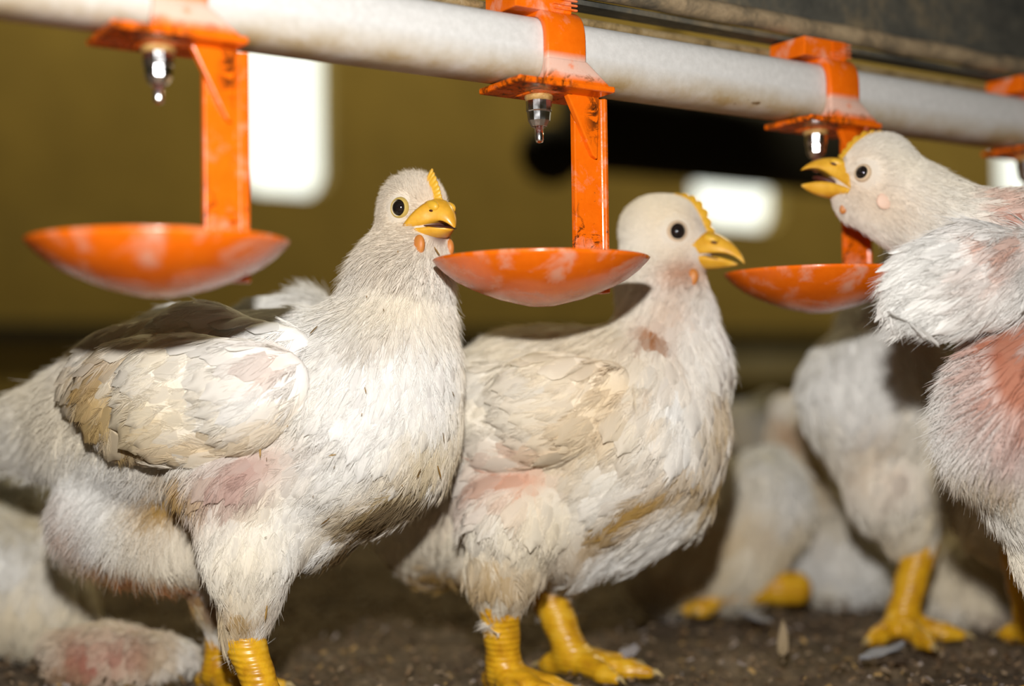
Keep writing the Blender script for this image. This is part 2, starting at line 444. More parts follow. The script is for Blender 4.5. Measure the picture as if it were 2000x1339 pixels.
# dusty rod between pipe and rail
rod = empty('conduit_rod', (C0[0], C0[1], RIM_Z + PIPE_DZ), ANG)
tag(rod, 'thin dusty conduit rod between white water pipe and dark rail', 'rod')
bm = bmesh.new(); extrude_x(bm, [(.0106 + .0016 * math.cos(t), .0164 + .0016 * math.sin(t)) for t in np.linspace(0, 2 * math.pi, 17)[:-1]], -.34, .75, 30)
frm(bm, 'tube', ROD, rod)
# support rail
rail = empty('support_rail', (C0[0], C0[1], RIM_Z + PIPE_DZ), ANG)
tag(rail, 'dusty dark grey support rail with rolled lip above the water pipe', 'rail')
bm = bmesh.new(); extrude_x(bm, [(.0005, .0255), (.010, .0255), (.016, .030), (.016, .085), (.0, .085), (-.0005, .030)], -.34, .9, 60)
frm(bm, 'web', RAIL, rail, False)
bm = bmesh.new(); extrude_x(bm, [(-.001 + .0042 * math.cos(t), .0245 + .0036 * math.sin(t)) for t in np.linspace(0, 2 * math.pi, 21)[:-1]], -.34, .9, 80)
for v in bm.verts: v.co.z += .00035 * math.sin(v.co.x * 210) * math.sin(v.co.x * 77 + 1); v.co.y += .0003 * math.sin(v.co.x * 150)
frm(bm, 'rolled_lip', RAIL_LIP, rail)
bm = bmesh.new(); extrude_x(bm, [(.002, .0195), (.010, .0195), (.010, .0215), (.002, .0215)], -.34, .9, 1)
frm(bm, 'lower_flange', RAIL, rail, False)

def make_drinker():
    root = empty('nipple_drinker', (C0[0], C0[1], RIM_Z), ANG)
    z0 = PIPE_DZ
    # saddle: a band round the pipe
    bm = bmesh.new()
    pts_o, pts_i = [], []
    R1, R0 = .0135, .01065
    path = []
    so = sup(R1, R1, 3.1, 64); si = sup(R0, R0, 3.1, 64)
    ro = [[bm.verts.new((x, y, z + z0)) for (y, z) in so] for x in (-.0055, .0095)]
    ri = [[bm.verts.new((x, y, z + z0)) for (y, z) in si] for x in (-.0055, .0095)]
    for i in range(64):
        j = (i + 1) % 64
        bm.faces.new((ro[0][i], ro[0][j], ro[1][j], ro[1][i])); bm.faces.new((ri[0][j], ri[0][i], ri[1][i], ri[1][j]))
        bm.faces.new((ro[0][j], ro[0][i], ri[0][i], ri[0][j])); bm.faces.new((ro[1][i], ro[1][j], ri[1][j], ri[1][i]))
    # flared skirt at the foot of the saddle, widening towards the arm
    vv = []
    for (x, y, z) in ((-.0055, -.0137, -.004), (.0095, -.0137, -.004), (.0185, -.0142, -.0112), (-.0065, -.0142, -.0112)):
        vv.append((bm.verts.new((x, y, z + z0)), bm.verts.new((x, y + .0025, z + z0))))
    for i in range(4):
        j = (i + 1) % 4
        bm.faces.new((vv[i][0], vv[j][0], vv[j][1], vv[i][1]))
    bm.faces.new([v[0] for v in vv]); bm.faces.new([v[1] for v in vv][::-1])
    o = frm(bm, 'saddle_clip', OR_SADDLE, root, True); bevel(o, .0006, 2)
    bm = bmesh.new()                       # ribbed latch block on top
    box(bm, -.015, .0065, -.010, .008, .0115 + z0, .0185 + z0)
    for k in range(4): box(bm, -.001, .0085, -.0108, -.0095, .0125 + z0 + .0015 * k, .0133 + z0 + .0015 * k)
    o = frm(bm, 'latch', ORANGE, root, False); bevel(o, .0007, 2)
    bm = bmesh.new()                       # flat plate under the pipe
    box(bm, -.0168, .0205, -.0142, .010, -.0130 + z0, -.0109 + z0)
    o = frm(bm, 'base_plate', OR_PLATE, root, False); bevel(o, .0007, 2)
    bm = bmesh.new()                       # arm: flat face, ridge and a returned flange
    zt, zb = -.0128 + z0, -.0105
    prof = [(.0115, -.0035), (.0218, -.0040), (.0228, -.0052), (.0242, -.0046), (.0262, .0010), (.0250, .0020), (.0115, -.0010)]
    lo = [bm.verts.new((x, y, zb)) for x, y in prof]; hi = [bm.verts.new((x, y, zt)) for x, y in prof]
    k = len(prof)
    for i in range(k): bm.faces.new((lo[i], lo[(i + 1) % k], hi[(i + 1) % k], hi[i]))
    bm.faces.new(lo[::-1]); bm.faces.new(hi)
    # gusset
    g = [(.0115, zt - .0005), (.0075, zt), (.0215, zt - .0005), (.0190, zt - .017)]
    tri = [(.0072, zt), (.0200, zt), (.0190, zt - .0205), (.0172, zt - .0195)]
    a = [bm.verts.new((x, -.0058, z)) for x, z in tri]; b = [bm.verts.new((x, -.0032, z)) for x, z in tri]
    bm.faces.new(a[::-1]); bm.faces.new(b)
    for i in range(4): bm.faces.new((a[i], a[(i + 1) % 4], b[(i + 1) % 4], b[i]))
    o = frm(bm, 'arm', OR_ARM, root, False); bevel(o, .0004, 2)
    bm = bmesh.new()                       # drip cup
    lathe(bm, [(0, -.0150), (.004, -.0150), (.0085, -.0140), (.0135, -.0128), (.0185, -.0110), (.0235, -.0089), (.0278, -.0066), (.0315, -.0038), (.0341, -.0012), (.0350, 0), (.0346, .0003),
               (.0334, -.0008), (.0305, -.0034), (.0268, -.0058), (.0228, -.0078), (.0180, -.0098), (.0130, -.0113), (0, -.0122)], 96)
    frm(bm, 'drip_cup', ORANGE, root)
    bm = bmesh.new()
    lathe(bm, [(0, .0), (.0043, .0), (.0047, -.0012), (.0043, -.0024), (0, -.0024)], 32)
    o = frm(bm, 'seal', SEAL, root); o.location = (0, 0, z0 - .0128)
    bm = bmesh.new()
    lathe(bm, [(0, 0), (.0042, 0), (.0042, -.0036), (.0039, -.0040), (.0036, -.0068), (.0025, -.0088), (.0023, -.0086), (0, -.0086)], 12)
    o = frm(bm, 'nipple_body', CHROME, root, False); bevel(o, .0003, 2); o.location = (0, 0, z0 - .0148)
    bm = bmesh.new()
    lathe(bm, [(0, 0), (.0014, 0), (.0014, -.0045), (.0011, -.0054), (0, -.0057)], 20)
    frm(bm, 'nipple_pin', CHROME, root).location = (0, 0, z0 - .0148 - .0084)
    return root
def copy_tree(o, parent=None):
    c = o.copy(); COL.objects.link(c)
    if parent: c.parent = parent
    for ch in list(o.children): copy_tree(ch, c)
    return c
D = make_drinker()
DL = {-1: 'orange drip cup drinker nearest the camera at upper left, arm in front of window',
      0: 'orange drip cup drinker in the middle, between the two standing chicken heads',
      1: 'orange drip cup drinker whose nipple the leaning chicken pecks',
      2: 'farthest orange drinker clip at the right edge of the white pipe'}
for k in (0, -1, 1, 2):
    d = D if k == 0 else copy_tree(D)
    d.location = Vector((C0[0], C0[1], RIM_Z)) + Vector(PV * .12504 * k)
    tag(d, DL[k], 'drinker', 'nipple drinkers hung along the water pipe')

# ------------------------------------------------------------------ birds
def surface_nets(f, o, h):
    """numpy surface nets; f sampled at o + h*(i,j,k)"""
    s = f < 0
    nx, ny, nz = f.shape
    cnt = np.zeros((nx - 1, ny - 1, nz - 1), np.float32); acc = np.zeros((nx - 1, ny - 1, nz - 1, 3), np.float32)
    cor = [(i, j, k) for i in (0, 1) for j in (0, 1) for k in (0, 1)]
    def sub(a, c): return a[c[0]:nx - 1 + c[0], c[1]:ny - 1 + c[1], c[2]:nz - 1 + c[2]]
    for c in cor:
        for ax in range(3):
            if c[ax] == 0:
                e = list(c); e[ax] = 1
                fa, fb = sub(f, c), sub(f, e)
                m = (fa < 0) != (fb < 0)
                t = np.where(m, fa / np.where(m, fa - fb, 1), 0)
                for q in range(3): acc[..., q] += np.where(m, c[q] + (t if q == ax else 0), 0)
                cnt += m
    act = cnt > 0
    ids = -np.ones(act.shape, int); ids[act] = np.arange(act.sum())
    ijk = np.argwhere(act)
    V = o + h * (ijk + acc[act] / cnt[act][:, None])
    Fs = []
    for ax in range(3):
        a, b = [q for q in range(3) if q != ax]
        sl0 = [slice(1, -1)] * 3; sl0[ax] = slice(0, -1); sl1 = [slice(1, -1)] * 3; sl1[ax] = slice(1, None)
        s0, s1 = s[tuple(sl0)], s[tuple(sl1)]
        m = np.argwhere(s0 != s1)
        flip = s0[tuple(m.T)]
        m = m.copy(); m[:, a] += 1; m[:, b] += 1
        def off(da, db):
            q = m.copy(); q[:, a] -= da; q[:, b] -= db; return ids[tuple(q.T)]
        qd = np.stack([off(1, 1), off(0, 1), off(0, 0), off(1, 0)], 1)
        if ax == 1: flip = ~flip
        qd[~flip] = qd[~flip][:, ::-1]
        Fs.append(qd)
    return V, np.concatenate(Fs)
def cap_d(P, a, ra, b, rb, sy):
    a = a.copy(); b = b.copy(); Q = P.copy()
    Q[:, 1] /= sy; a[1] /= sy; b[1] /= sy
    ab = b - a; L2 = max(ab @ ab, 1e-12)
    t = np.clip((Q - a) @ ab / L2, 0, 1)
    return np.linalg.norm(Q - a - t[:, None] * ab, axis=1) - (ra + t * (rb - ra))
def blobs(chains, k=.006, h=.0016, cuts=(), zmin=None):
    """chains: list of (balls, sy); ball = (x, y, z, r) in metres -> one smooth closed surface"""
    prims = []
    for balls, sy, *kk in chains:
        kk = kk[0] if kk else k
        if len(balls) == 1: prims.append((balls[0], balls[0], sy, kk))
        for a, b in zip(balls, balls[1:]): prims.append((a, b, sy, kk))
    pts = np.array([(*b[:3], b[3]) for a, b2, *s in prims for b in (a, b2)])
    lo = (pts[:, :3] - pts[:, 3:] * 1.15).min(0) - 4 * h; hi = (pts[:, :3] + pts[:, 3:] * 1.15).max(0) + 4 * h
    dim = np.ceil((hi - lo) / h).astype(int)
    ax = [lo[i] + h * np.arange(dim[i]) for i in range(3)]
    P = np.stack(np.meshgrid(*ax, indexing='ij'), -1).reshape(-1, 3)
    d = None
    for a, b, sy, k in prims:
        e = cap_d(P, np.array(a[:3]), a[3], np.array(b[:3]), b[3], sy)
        if d is None: d = e
        else:
            hh = np.maximum(k - np.abs(d - e), 0) / k
            d = np.minimum(d, e) - hh * hh * k * .25
    for a, b, sy, kk in cuts:
        e = -cap_d(P, np.array(a[:3]), a[3], np.array(b[:3]), b[3], sy)
        hh = np.maximum(kk - np.abs(d - e), 0) / kk
        d = np.maximum(d, e) + hh * hh * kk * .25
    if zmin is not None: d = np.maximum(d, zmin - P[:, 2])
    V, Fq = surface_nets(d.reshape(dim).astype(np.float32), lo, h)
    # two light smoothing passes
    for _ in range(2):
        S = np.zeros_like(V); C = np.zeros(len(V))
        for i in range(4):
            j = (i + 1) % 4
            np.add.at(S, Fq[:, i], V[Fq[:, j]]); np.add.at(C, Fq[:, i], 1)
            np.add.at(S, Fq[:, j], V[Fq[:, i]]); np.add.at(C, Fq[:, j], 1)
        V = .5 * V + .5 * S / np.maximum(C, 1)[:, None]
    nrm = np.zeros_like(V)
    fn = np.cross(V[Fq[:, 2]] - V[Fq[:, 0]], V[Fq[:, 3]] - V[Fq[:, 1]])
    for i in range(4): np.add.at(nrm, Fq[:, i], fn)
    nrm /= np.maximum(np.linalg.norm(nrm, axis=1), 1e-12)[:, None]
    return V, Fq, nrm
def B(px, py, Y, rpx):
    p = at(px, py, Y); return (p[0], p[1], p[2], rpx * Y / FPX)
def unit(v): return v / np.maximum(np.linalg.norm(v, axis=-1, keepdims=True), 1e-9)
def gau(x, y, cx, cy, rx, ry, rot=0):
    c, s = math.cos(math.radians(rot)), math.sin(math.radians(rot))
    u, v = (x - cx) * c + (y - cy) * s, -(x - cx) * s + (y - cy) * c
    return np.exp(-((u / rx) ** 2 + (v / ry) ** 2))
def lerp(a, b, t): return a + (b - a) * t

class Surf:
    def __init__(s, V, F, Nn): s.V, s.F, s.N = V, F, Nn
    def sample(s, n, wfun, rs):
        T = np.concatenate([s.F[:, [0, 1, 2]], s.F[:, [0, 2, 3]]])
        ar = np.linalg.norm(np.cross(s.V[T[:, 1]] - s.V[T[:, 0]], s.V[T[:, 2]] - s.V[T[:, 0]]), axis=1)
        c = s.V[T].mean(1); nn = s.N[T].mean(1)
        w = ar * wfun(c, nn); w /= w.sum()
        t = rs.choice(len(T), n, p=w); u = rs.rand(n, 2); su = np.sqrt(u[:, 0])
        b = np.c_[1 - su, su * (1 - u[:, 1]), su * u[:, 1]]
        return (s.V[T[t]] * b[:, :, None]).sum(1), unit((s.N[T[t]] * b[:, :, None]).sum(1))
def thin(P, r):
    """keep points no closer than r to one kept before"""
    cell = float(np.max(r)); g = {}; keep = []
    K = np.floor(P / cell).astype(int)
    for i in range(len(P)):
        k = tuple(K[i]); ok = True
        for a in (-1, 0, 1):
            for b in (-1, 0, 1):
                for c in (-1, 0, 1):
                    for j in g.get((k[0] + a, k[1] + b, k[2] + c), ()):
                        if (P[i, 0] - P[j, 0]) ** 2 + (P[i, 1] - P[j, 1]) ** 2 + (P[i, 2] - P[j, 2]) ** 2 < r[i] ** 2: ok = False; break
                    if not ok: break
                if not ok: break
            if not ok: break
        if ok: keep.append(i); g.setdefault(k, []).append(i)
    return np.array(keep)
def flow(P, nrm, guides, rs, jit):
    x, y = proj(P)
    num = np.zeros((len(P), 3)); den = np.zeros(len(P))
    for gx, gy, dx, dy in guides:
        w = 1 / (((x - gx) ** 2 + (y - gy) ** 2) + 400) ** 1.5
        v = dx * _r - dy * _u
        num += w[:, None] * v / math.hypot(dx, dy); den += w
    d = num / den[:, None] + rs.normal(0, jit, (len(P), 3))
    return unit(d - (d * nrm).sum(1)[:, None] * nrm)
def leaves(P, nrm, d, L, Wd, lift, sag, off, rs):
    """curved feather blades, 6 x 5 grid each"""
    n = len(P); side = np.cross(nrm, d); nt_, ns = 6, 5
    t = np.linspace(0, 1, nt_); s = np.linspace(-1, 1, ns)
    out = np.zeros((n, nt_, ns, 3))
    for i, tt in enumerate(t):
        w = (.55 + .75 * tt) * (1 - tt ** 3.2) ** .6 if tt < 1 else .10
        for j, ss in enumerate(s):
            tip = tt - .10 * (ss * ss) * tt
            out[:, i, j] = (P + d * (L * tip)[:, None] + side * (Wd * w * ss)[:, None] +
                            nrm * (off + lift * L * tt - sag * L * L * tt * tt - .16 * Wd * ss * ss)[:, None])
    V = out.reshape(-1, 3)
    q = np.array([(i * ns + j, i * ns + j + 1, (i + 1) * ns + j + 1, (i + 1) * ns + j) for i in range(nt_ - 1) for j in range(ns - 1)])
    F = (np.arange(n)[:, None, None] * (nt_ * ns) + q).reshape(-1, 4)
    return V, F, nt_ * ns
def strands(name, P, nrm, d, L, R, lift, sag, tint, parent, rs, wig=.10, K=5):
    n = len(P); t = np.linspace(0, 1, K)
    w1 = rs.normal(0, wig, (n, 3))
    pts = (P[:, None] + d[:, None] * (L[:, None] * t)[..., None] + w1[:, None] * (L[:, None] * t ** 2)[..., None] +
           nrm[:, None] * ((lift * L)[:, None] * t - (sag * L * L)[:, None] * t * t)[..., None])
    hc = bpy.data.hair_curves.new(name); hc.add_curves([K] * n)
    hc.attributes['position'].data.foreach_set('vector', pts.astype(np.float32).ravel())
    ra = hc.attributes.new('radius', 'FLOAT', 'POINT') if 'radius' not in hc.attributes else hc.attributes['radius']
    ra.data.foreach_set('value', (R[:, None] * np.array([1, .95, .8, .55, .15])).astype(np.float32).ravel())
    ca = hc.attributes.new('tint', 'FLOAT_COLOR', 'POINT')
    ca.data.foreach_set('color', np.repeat(np.c_[tint, np.ones(n)], K, 0).astype(np.float32).ravel())
    hc.materials.append(DOWN)
    o = bpy.data.objects.new(name, hc); COL.objects.link(o); o.parent = parent
    o.matrix_parent_inverse = parent.matrix_world.inverted()
    return o
def barbs(name, P, nrm, d, L, W, R, lift, sag, tint, parent, rs, nb=34, K=4):
    """downy feathers: every feather is a fan of fine barbs swept back along its shaft"""
    n = len(P); side = np.cross(nrm, d)
    u = rs.rand(n, nb) ** .8 * .82; sg = rs.choice([-1., 1.], (n, nb)); ang = rs.uniform(.25, .95, (n, nb)) * (1 - .45 * u)
    bl = W[:, None] * rs.uniform(.8, 1.5, (n, nb)) * (1.25 - .5 * u) * 1.5
    t = np.linspace(0, 1, K)
    al = (L[:, None] * u)[..., None] + (bl * np.cos(ang))[..., None] * t + (bl * .22)[..., None] * t * t
    si = (sg * bl * np.sin(ang))[..., None] * (t - .30 * t * t)
    q = al / L[:, None, None]
    up = (lift * L)[:, None, None] * q - (sag * L * L)[:, None, None] * q * q - .10 * np.abs(si) + rs.normal(0, .05, (n, nb))[..., None] * bl[..., None] * t + .0004
    pts = P[:, None, None] + d[:, None, None] * al[..., None] + side[:, None, None] * si[..., None] + nrm[:, None, None] * up[..., None]
    N_ = n * nb
    hc = bpy.data.hair_curves.new(name); hc.add_curves([K] * N_)
    hc.attributes['position'].data.foreach_set('vector', pts.astype(np.float32).ravel())
    ra = hc.attributes.new('radius', 'FLOAT', 'POINT') if 'radius' not in hc.attributes else hc.attributes['radius']
    ra.data.foreach_set('value', (np.repeat(R, nb)[:, None] * np.array([1, .9, .7, .2])).astype(np.float32).ravel())
    ca = hc.attributes.new('tint', 'FLOAT_COLOR', 'POINT')
    tt = np.repeat(tint, nb, 0) * rs.uniform(.93, 1.05, (N_, 1))
    ca.data.foreach_set('color', np.repeat(np.c_[tt, np.ones(N_)], K, 0).astype(np.float32).ravel())
    hc.materials.append(DOWN)
    o = bpy.data.objects.new(name, hc); COL.objects.link(o); o.parent = parent
    o.matrix_parent_inverse = parent.matrix_world.inverted()
    return o
def head_frame(yaw, pitch, toward):
    """yaw from facing the lens (0) to the right (+90) / left (-90); pitch up"""
    y = math.radians(yaw); p = math.radians(pitch)
    Fw = np.array([math.sin(y) * math.cos(p), -math.cos(y) * math.cos(p), math.sin(p)])
    Up = np.array([-math.sin(y) * math.sin(p), math.cos(y) * math.sin(p), math.cos(p)])
    return Fw, Up, np.cross(Fw, Up)
def hit(V, C, d):
    """point of the surface V seen from C in direction d"""
    q = unit(V - C) @ d; w = np.exp((q - q.max()) * 900); return (V * w[:, None]).sum(0) / w.sum()
def head_parts(root, SV, C, R, Fw, Up, Sd, gape=.10, comb_h=.30, comb_back=-.15, wattle=1.0, teeth=7, eye_dir=(.42, .80, .10), eye_r=.235, bw=.60, tooth=.26, blen=1.0, lid=None, gf=.58, bt=0.0, comb_n=7, comb_t=1.0, horn=False):
    A = np.array([Fw, Sd, Up])
    P = lambda f, s, u: C + R * ((f if f < .9 else .9 + (f - .9) * blen) * Fw + s * Sd + u * Up)
    def curve(pts, t):
        x = np.linspace(0, 1, len(pts)); pts = np.array(pts)
        # smooth interpolation through the control points
        return np.array([np.polyval(np.polyfit(x, pts[:, q], len(pts) - 1), t) for q in range(pts.shape[1])])
    nt_, ns = 22, 15
    gl = [(gf, -.46 - bt * .4), (1.02, -.29), (1.45, -.20), (1.90, -.36)]          # gape line
    tl = [(.92, .26 + bt), (1.30, .17 + bt), (1.66, -.03 + bt * .75), (1.91, -.34)]             # culmen
    def mand(top, bot, wf, name, dome):
        V, F = [], []
        for i in range(nt_):
            t = i / (nt_ - 1)
            fb, ub = curve(bot, t); ft, ut = curve(top, t); w = wf(t)
            for j in range(ns):
                a = math.pi * j / (ns - 1); c, s = math.cos(a), math.sin(a) ** dome
                V.append(P(lerp(fb, ft, s), w * math.copysign(abs(c) ** 1.0, c), lerp(ub, ut, s)))
            V.append(P(fb + .02, w * .45, ub)); V.append(P(fb + .02, -w * .45, ub))
            V[-2], V[-1] = V[-1], V[-2]
        k = ns + 2
        for i in range(nt_ - 1):
            for j in range(k): F.append((i * k + j, i * k + (j + 1) % k, (i + 1) * k + (j + 1) % k, (i + 1) * k + j))
        F.append(tuple(range(k))[::-1]); F.append(tuple((nt_ - 1) * k + j for j in range(k)))
        o = raw(name, V, F, BEAK, root)
        bm = bmesh.new(); bm.from_mesh(o.data); bmesh.ops.recalc_face_normals(bm, faces=bm.faces); bm.to_mesh(o.data); bm.free()
        o.data.polygons.foreach_set('use_smooth', [True] * len(o.data.polygons))
    mand(tl, gl, lambda t: bw * (1 - t) ** .85 * (1 - .25 * math.sin(math.pi * t)) + .02, 'upper_beak', 1.15)
    g = gape
    lo_t = [(gf, -.48 - bt * .4), (.98, -.36 - g * .35 - bt * .3), (1.35, -.31 - g * .8 - bt * .3), (1.74, -.36 - g * 1.3)]
    lo_b = [(gf + .02, -.68), (.98, -.66 - g * .4), (1.35, -.56 - g * .9), (1.74, -.40 - g * 1.3)]
    mand(lo_b, lo_t, lambda t: bw * .97 * (1 - t) ** .75 * (1 - .2 * math.sin(math.pi * t)) + .02, 'lower_beak', .8)
    V, F = ellipsoid(P(1.00, 0, -.36 - g * .22), A, (R * .46, R * bw * .58, R * (.04 + g * .30))); raw('mouth', V, F, DARK, root)
    for sgn in (-1, 1):                                                     # fleshy cere and nostril
        V, F = ellipsoid(P(1.04 - bt * .9, .25 * sgn + bt * .35 * sgn, .05 + bt * .75), A, (R * (.22 + bt * .5), R * (.13 + bt * .1), R * (.12 + bt * .45))); ce = raw('cere', V, F, COMB, root)
        V, F = ellipsoid(P(1.16 - bt * .3, .345 * sgn + bt * .55 * sgn, -.01 + bt * .35), A, (R * .08, R * .03, R * .03)); raw('nostril', V, F, DARK, ce)
    # comb: serrated blade over the forehead
    dirs = [(1.0, .22), (.95, .42), (.80, .66), (.60, .86), (.36, .98), (.10, 1.04), (comb_back, 1.05)][:comb_n]
    path = []
    for f, u in dirs:
        q = (hit(SV, C, unit((f * Fw + u * Up)[None])[0]) - C) / R; path.append((q @ Fw, q @ Up))
    path[0] = (path[0][0] + .05, path[0][1])
    V, F = [], []; M = teeth * 6 + 1
    for i in range(M):
        t = i / (M - 1); k = t * (len(path) - 1); q = min(int(k), len(path) - 2); fr = k - q
        f = lerp(path[q][0], path[q + 1][0], fr); u = lerp(path[q][1], path[q + 1][1], fr)
        l = math.hypot(f, u); nf, nu = f / l, u / l
        hgt = comb_h * (.40 + .60 * math.sin(math.pi * min(1, t * .95 + .10))) * (1 - tooth + tooth * abs(math.sin(math.pi * teeth * t)))
        if horn: hgt = comb_h * (.70 + .45 * t * t) * (1 - tooth + tooth * abs(math.sin(math.pi * teeth * t)))
        if t < .02 or t > .98: hgt *= .35 if not horn or t < .5 else .9
        for (s, hh) in ((-.14, -.16), (-.075, .28), (-.022, .96), (.022, .96), (.075, .28), (.14, -.16)):
            V.append(P(f + nf * hgt * hh - .05 * nf, s * comb_t, u + nu * hgt * hh - .05 * nu))
    for i in range(M - 1):
        for j in range(5): F.append((i * 6 + j, i * 6 + j + 1, (i + 1) * 6 + j + 1, (i + 1) * 6 + j))
        F.append((i * 6 + 5, i * 6, (i + 1) * 6, (i + 1) * 6 + 5))
    F.append((5, 4, 3, 2, 1, 0)); F.append(tuple((M - 1) * 6 + j for j in range(6)))
    raw('comb', V, F, COMB, root)
    for sgn in (-1, 1):
        q = hit(SV, P(.15, 0, -.90), unit((.60 * Fw + .50 * sgn * Sd)[None])[0])
        V, F = ellipsoid(q - R * .02 * Sd * sgn, A, (R * .17 * wattle, R * .11 * wattle, R * .24 * wattle)); raw('wattle', V, F, COMBR, root)
    eyes = []
    for sgn in (-1, 1):
        ax = unit((eye_dir[0] * Fw + eye_dir[1] * sgn * Sd + eye_dir[2] * Up)[None])[0]
        ec = hit(SV, C, ax) - ax * R * eye_r * .42
        t1 = unit((Fw - (Fw @ ax) * ax)[None])[0]; t2 = np.cross(ax, t1)
        V, F = ellipsoid(ec, np.array([t1, t2, ax]), (R * eye_r,) * 3, 28, 18)
        eo = raw('eye', V, F, EYE, root)
        V, F = [], []
        for i in range(32):
            a = 2 * math.pi * i / 32
            for j in range(10):
                b = 2 * math.pi * j / 10
                rr = R * (eye_r * 1.04 + .036 * math.cos(b)); V.append(ec + ax * R * (eye_r * .42 + .040 * math.sin(b) - .05 * math.cos(b)) + rr * (math.cos(a) * t1 + math.sin(a) * t2 * 1.05))
        for i in range(32):
            for j in range(10): F.append((i * 10 + j, ((i + 1) % 32) * 10 + j, ((i + 1) % 32) * 10 + (j + 1) % 10, i * 10 + (j + 1) % 10))
        raw('eyelid', V, F, lid or LID, eo)
        eyes.append(ec)
    return eyes

def leg(root, hock, ankle, r0, r1, heading, toes=(-32, 2, 34), tl=.030, hind=True):
    """hock and ankle points; heading = direction of the middle toe on the floor (radians)"""
    hock = np.array(hock); ankle = np.array(ankle)
    md = (hock + ankle) / 2
    ch = [([(*hock, r0 * 1.12), (*lerp(hock, ankle, .18), r0), (*md, lerp(r0, r1, .8)), (*lerp(hock, ankle, .85), r1), (*ankle, r1 * 1.1)], 1.0)]
    claws = []
    for a in (*toes, *((168,) if hind else ())):
        an = heading + math.radians(a); dv = np.array([math.cos(an), math.sin(an), 0])
        ll = tl if abs(a) < 20 else (tl * .82 if abs(a) < 90 else tl * .45)
        tr = r1 * .62
        p0 = ankle.copy(); p1 = ankle + dv * ll * .38; p1[2] = tr * 1.15 + .001; p2 = ankle + dv * ll * .72; p2[2] = tr * .95; p3 = ankle + dv * ll; p3[2] = tr * .72
        ch.append(([(*p0, r1 * .8), (*p1, tr), (*lerp(p1, p2, .5), tr * .82), (*p2, tr * .92), (*p3, tr * .62)], 1.0))
        claws.append((p3, dv, tr * .5))
    V, F, Nn = blobs(ch, .003, .0011)
    lo = raw('leg', V, F, LEG, root)
    for p, dv, r in claws:
        pts = [p + dv * r * .3, p + dv * r * 1.6 + np.array([0, 0, .0005]), p + dv * r * 3.0 - np.array([0, 0, r * .7])]
        cv, cf = [], []
        sd = np.cross(dv, [0, 0, 1]); up = np.array([0, 0, 1.])
        for i, (q, rr) in enumerate(zip(pts, (r * .85, r * .55, r * .05))):
            for j in range(8):
                aa = 2 * math.pi * j / 8; cv.append(q + rr * (math.cos(aa) * sd + math.sin(aa) * up))
        for i in range(2):
            for j in range(8): cf.append((i * 8 + j, i * 8 + (j + 1) % 8, (i + 1) * 8 + (j + 1) % 8, (i + 1) * 8 + j))
        cf.append(tuple(range(8))); cf.append(tuple(16 + j for j in range(8))[::-1])
        raw('claw', cv, cf, CLAW, lo)
    return lo

WHITE = np.array([.86, .85, .82]); CREAM = np.array([.82, .71, .50]); DIRT = np.array([.40, .25, .075]); PINK = np.array([.62, .36, .27]); RED = np.array([.62, .20, .11])
DARKD = np.array([.12, .075, .03]); GREY = np.array([.55, .53, .52])
def paint(base, *layers):
    c = base.copy()
    for w, col in layers:
        w = np.clip(w, 0, 1); c = c * (1 - w[:, None]) + col * w[:, None]
    return c
def sno(P, s, seed):
    return .5 + .5 * np.clip(vnoise(P[:, 0] + P[:, 1] * .6, P[:, 2] - P[:, 1] * .4, s, seed) / 1.1, -1, 1)

def coat(root_obj, surf, style, guides, n_leaf, n_feather, n_str, seed, names=('contour_feathers', 'down', 'fine_down'), jit=.15, space=.5, fspace=.42, nb=42):
    """feathers over one surface. style(P, nrm) -> dict of per-root values"""
    rs = np.random.RandomState(seed)
    front = lambda P, nn: np.where((nn * unit(CAM - P)).sum(1) > -.25, 1.0, .25)
    def pick(n, w, sp):
        P, nn = surf.sample(n * 5, lambda P, q: front(P, q) * style(P, q)[w], rs)
        k = thin(P, style(P, nn)['L'] * sp)[:int(n * 1.6)]
        P, nn = P[k], nn[k]; return P, nn, style(P, nn), len(P)
    if n_leaf:
        P, nn, st, n = pick(n_leaf, 'wl', space)
        d = flow(P, nn, guides, rs, jit * .6)
        L = st['L'] * st.get('leafL', 1.0) * rs.uniform(.8, 1.2, n)
        V, F, k = leaves(P, nn, d, L, L * st.get('leafW', .33) * rs.uniform(.85, 1.15, n), rs.uniform(.3, 1, n) * st['ll'], st.get('sag', 9.0), .0004 + 0 * L, rs)
        raw(names[0], V, F, FEATHER, root_obj, True, np.repeat(st['tint'] * rs.uniform(.90, 1.06, (n, 1)), k, 0))
    if n_feather:
        P, nn, st, n = pick(n_feather, 'wf', fspace)
        d = flow(P, nn, guides, rs, jit)
        L = st['L'] * rs.uniform(.75, 1.2, n)
        barbs(names[1], P, nn, d, L, L * st.get('fW', .30), st['R'], st['lift'] * rs.uniform(.4, 1.5, n), st.get('sag', 9.0) + 0 * L, st['tint'] * rs.uniform(.93, 1.05, (n, 1)), root_obj, rs, nb)
    if n_str:
        P, nn = surf.sample(n_str, lambda P, q: front(P, q) * style(P, q)['ws'], rs)
        st = style(P, nn); d = flow(P, nn, guides, rs, jit)
        tuft = .16 * np.stack([vnoise(P[:, 0] + P[:, 1], P[:, 2], 900, seed + 11 + i) for i in range(3)], 1)
        d = unit(d + tuft); d = unit(d - .9 * (d * nn).sum(1)[:, None] * nn)
        L = st['L'] * rs.uniform(.55, 1.25, n_str) * st.get('sL', 1.0)
        strands(names[2], P, nn, d, L, st['R'] * rs.uniform(.7, 1.3, n_str), st['lift'] * rs.uniform(.5, 1.6, n_str), 7.0 + 0 * L, st['tint'] * rs.uniform(.88, 1.08, (n_str, 1)), root_obj, rs)

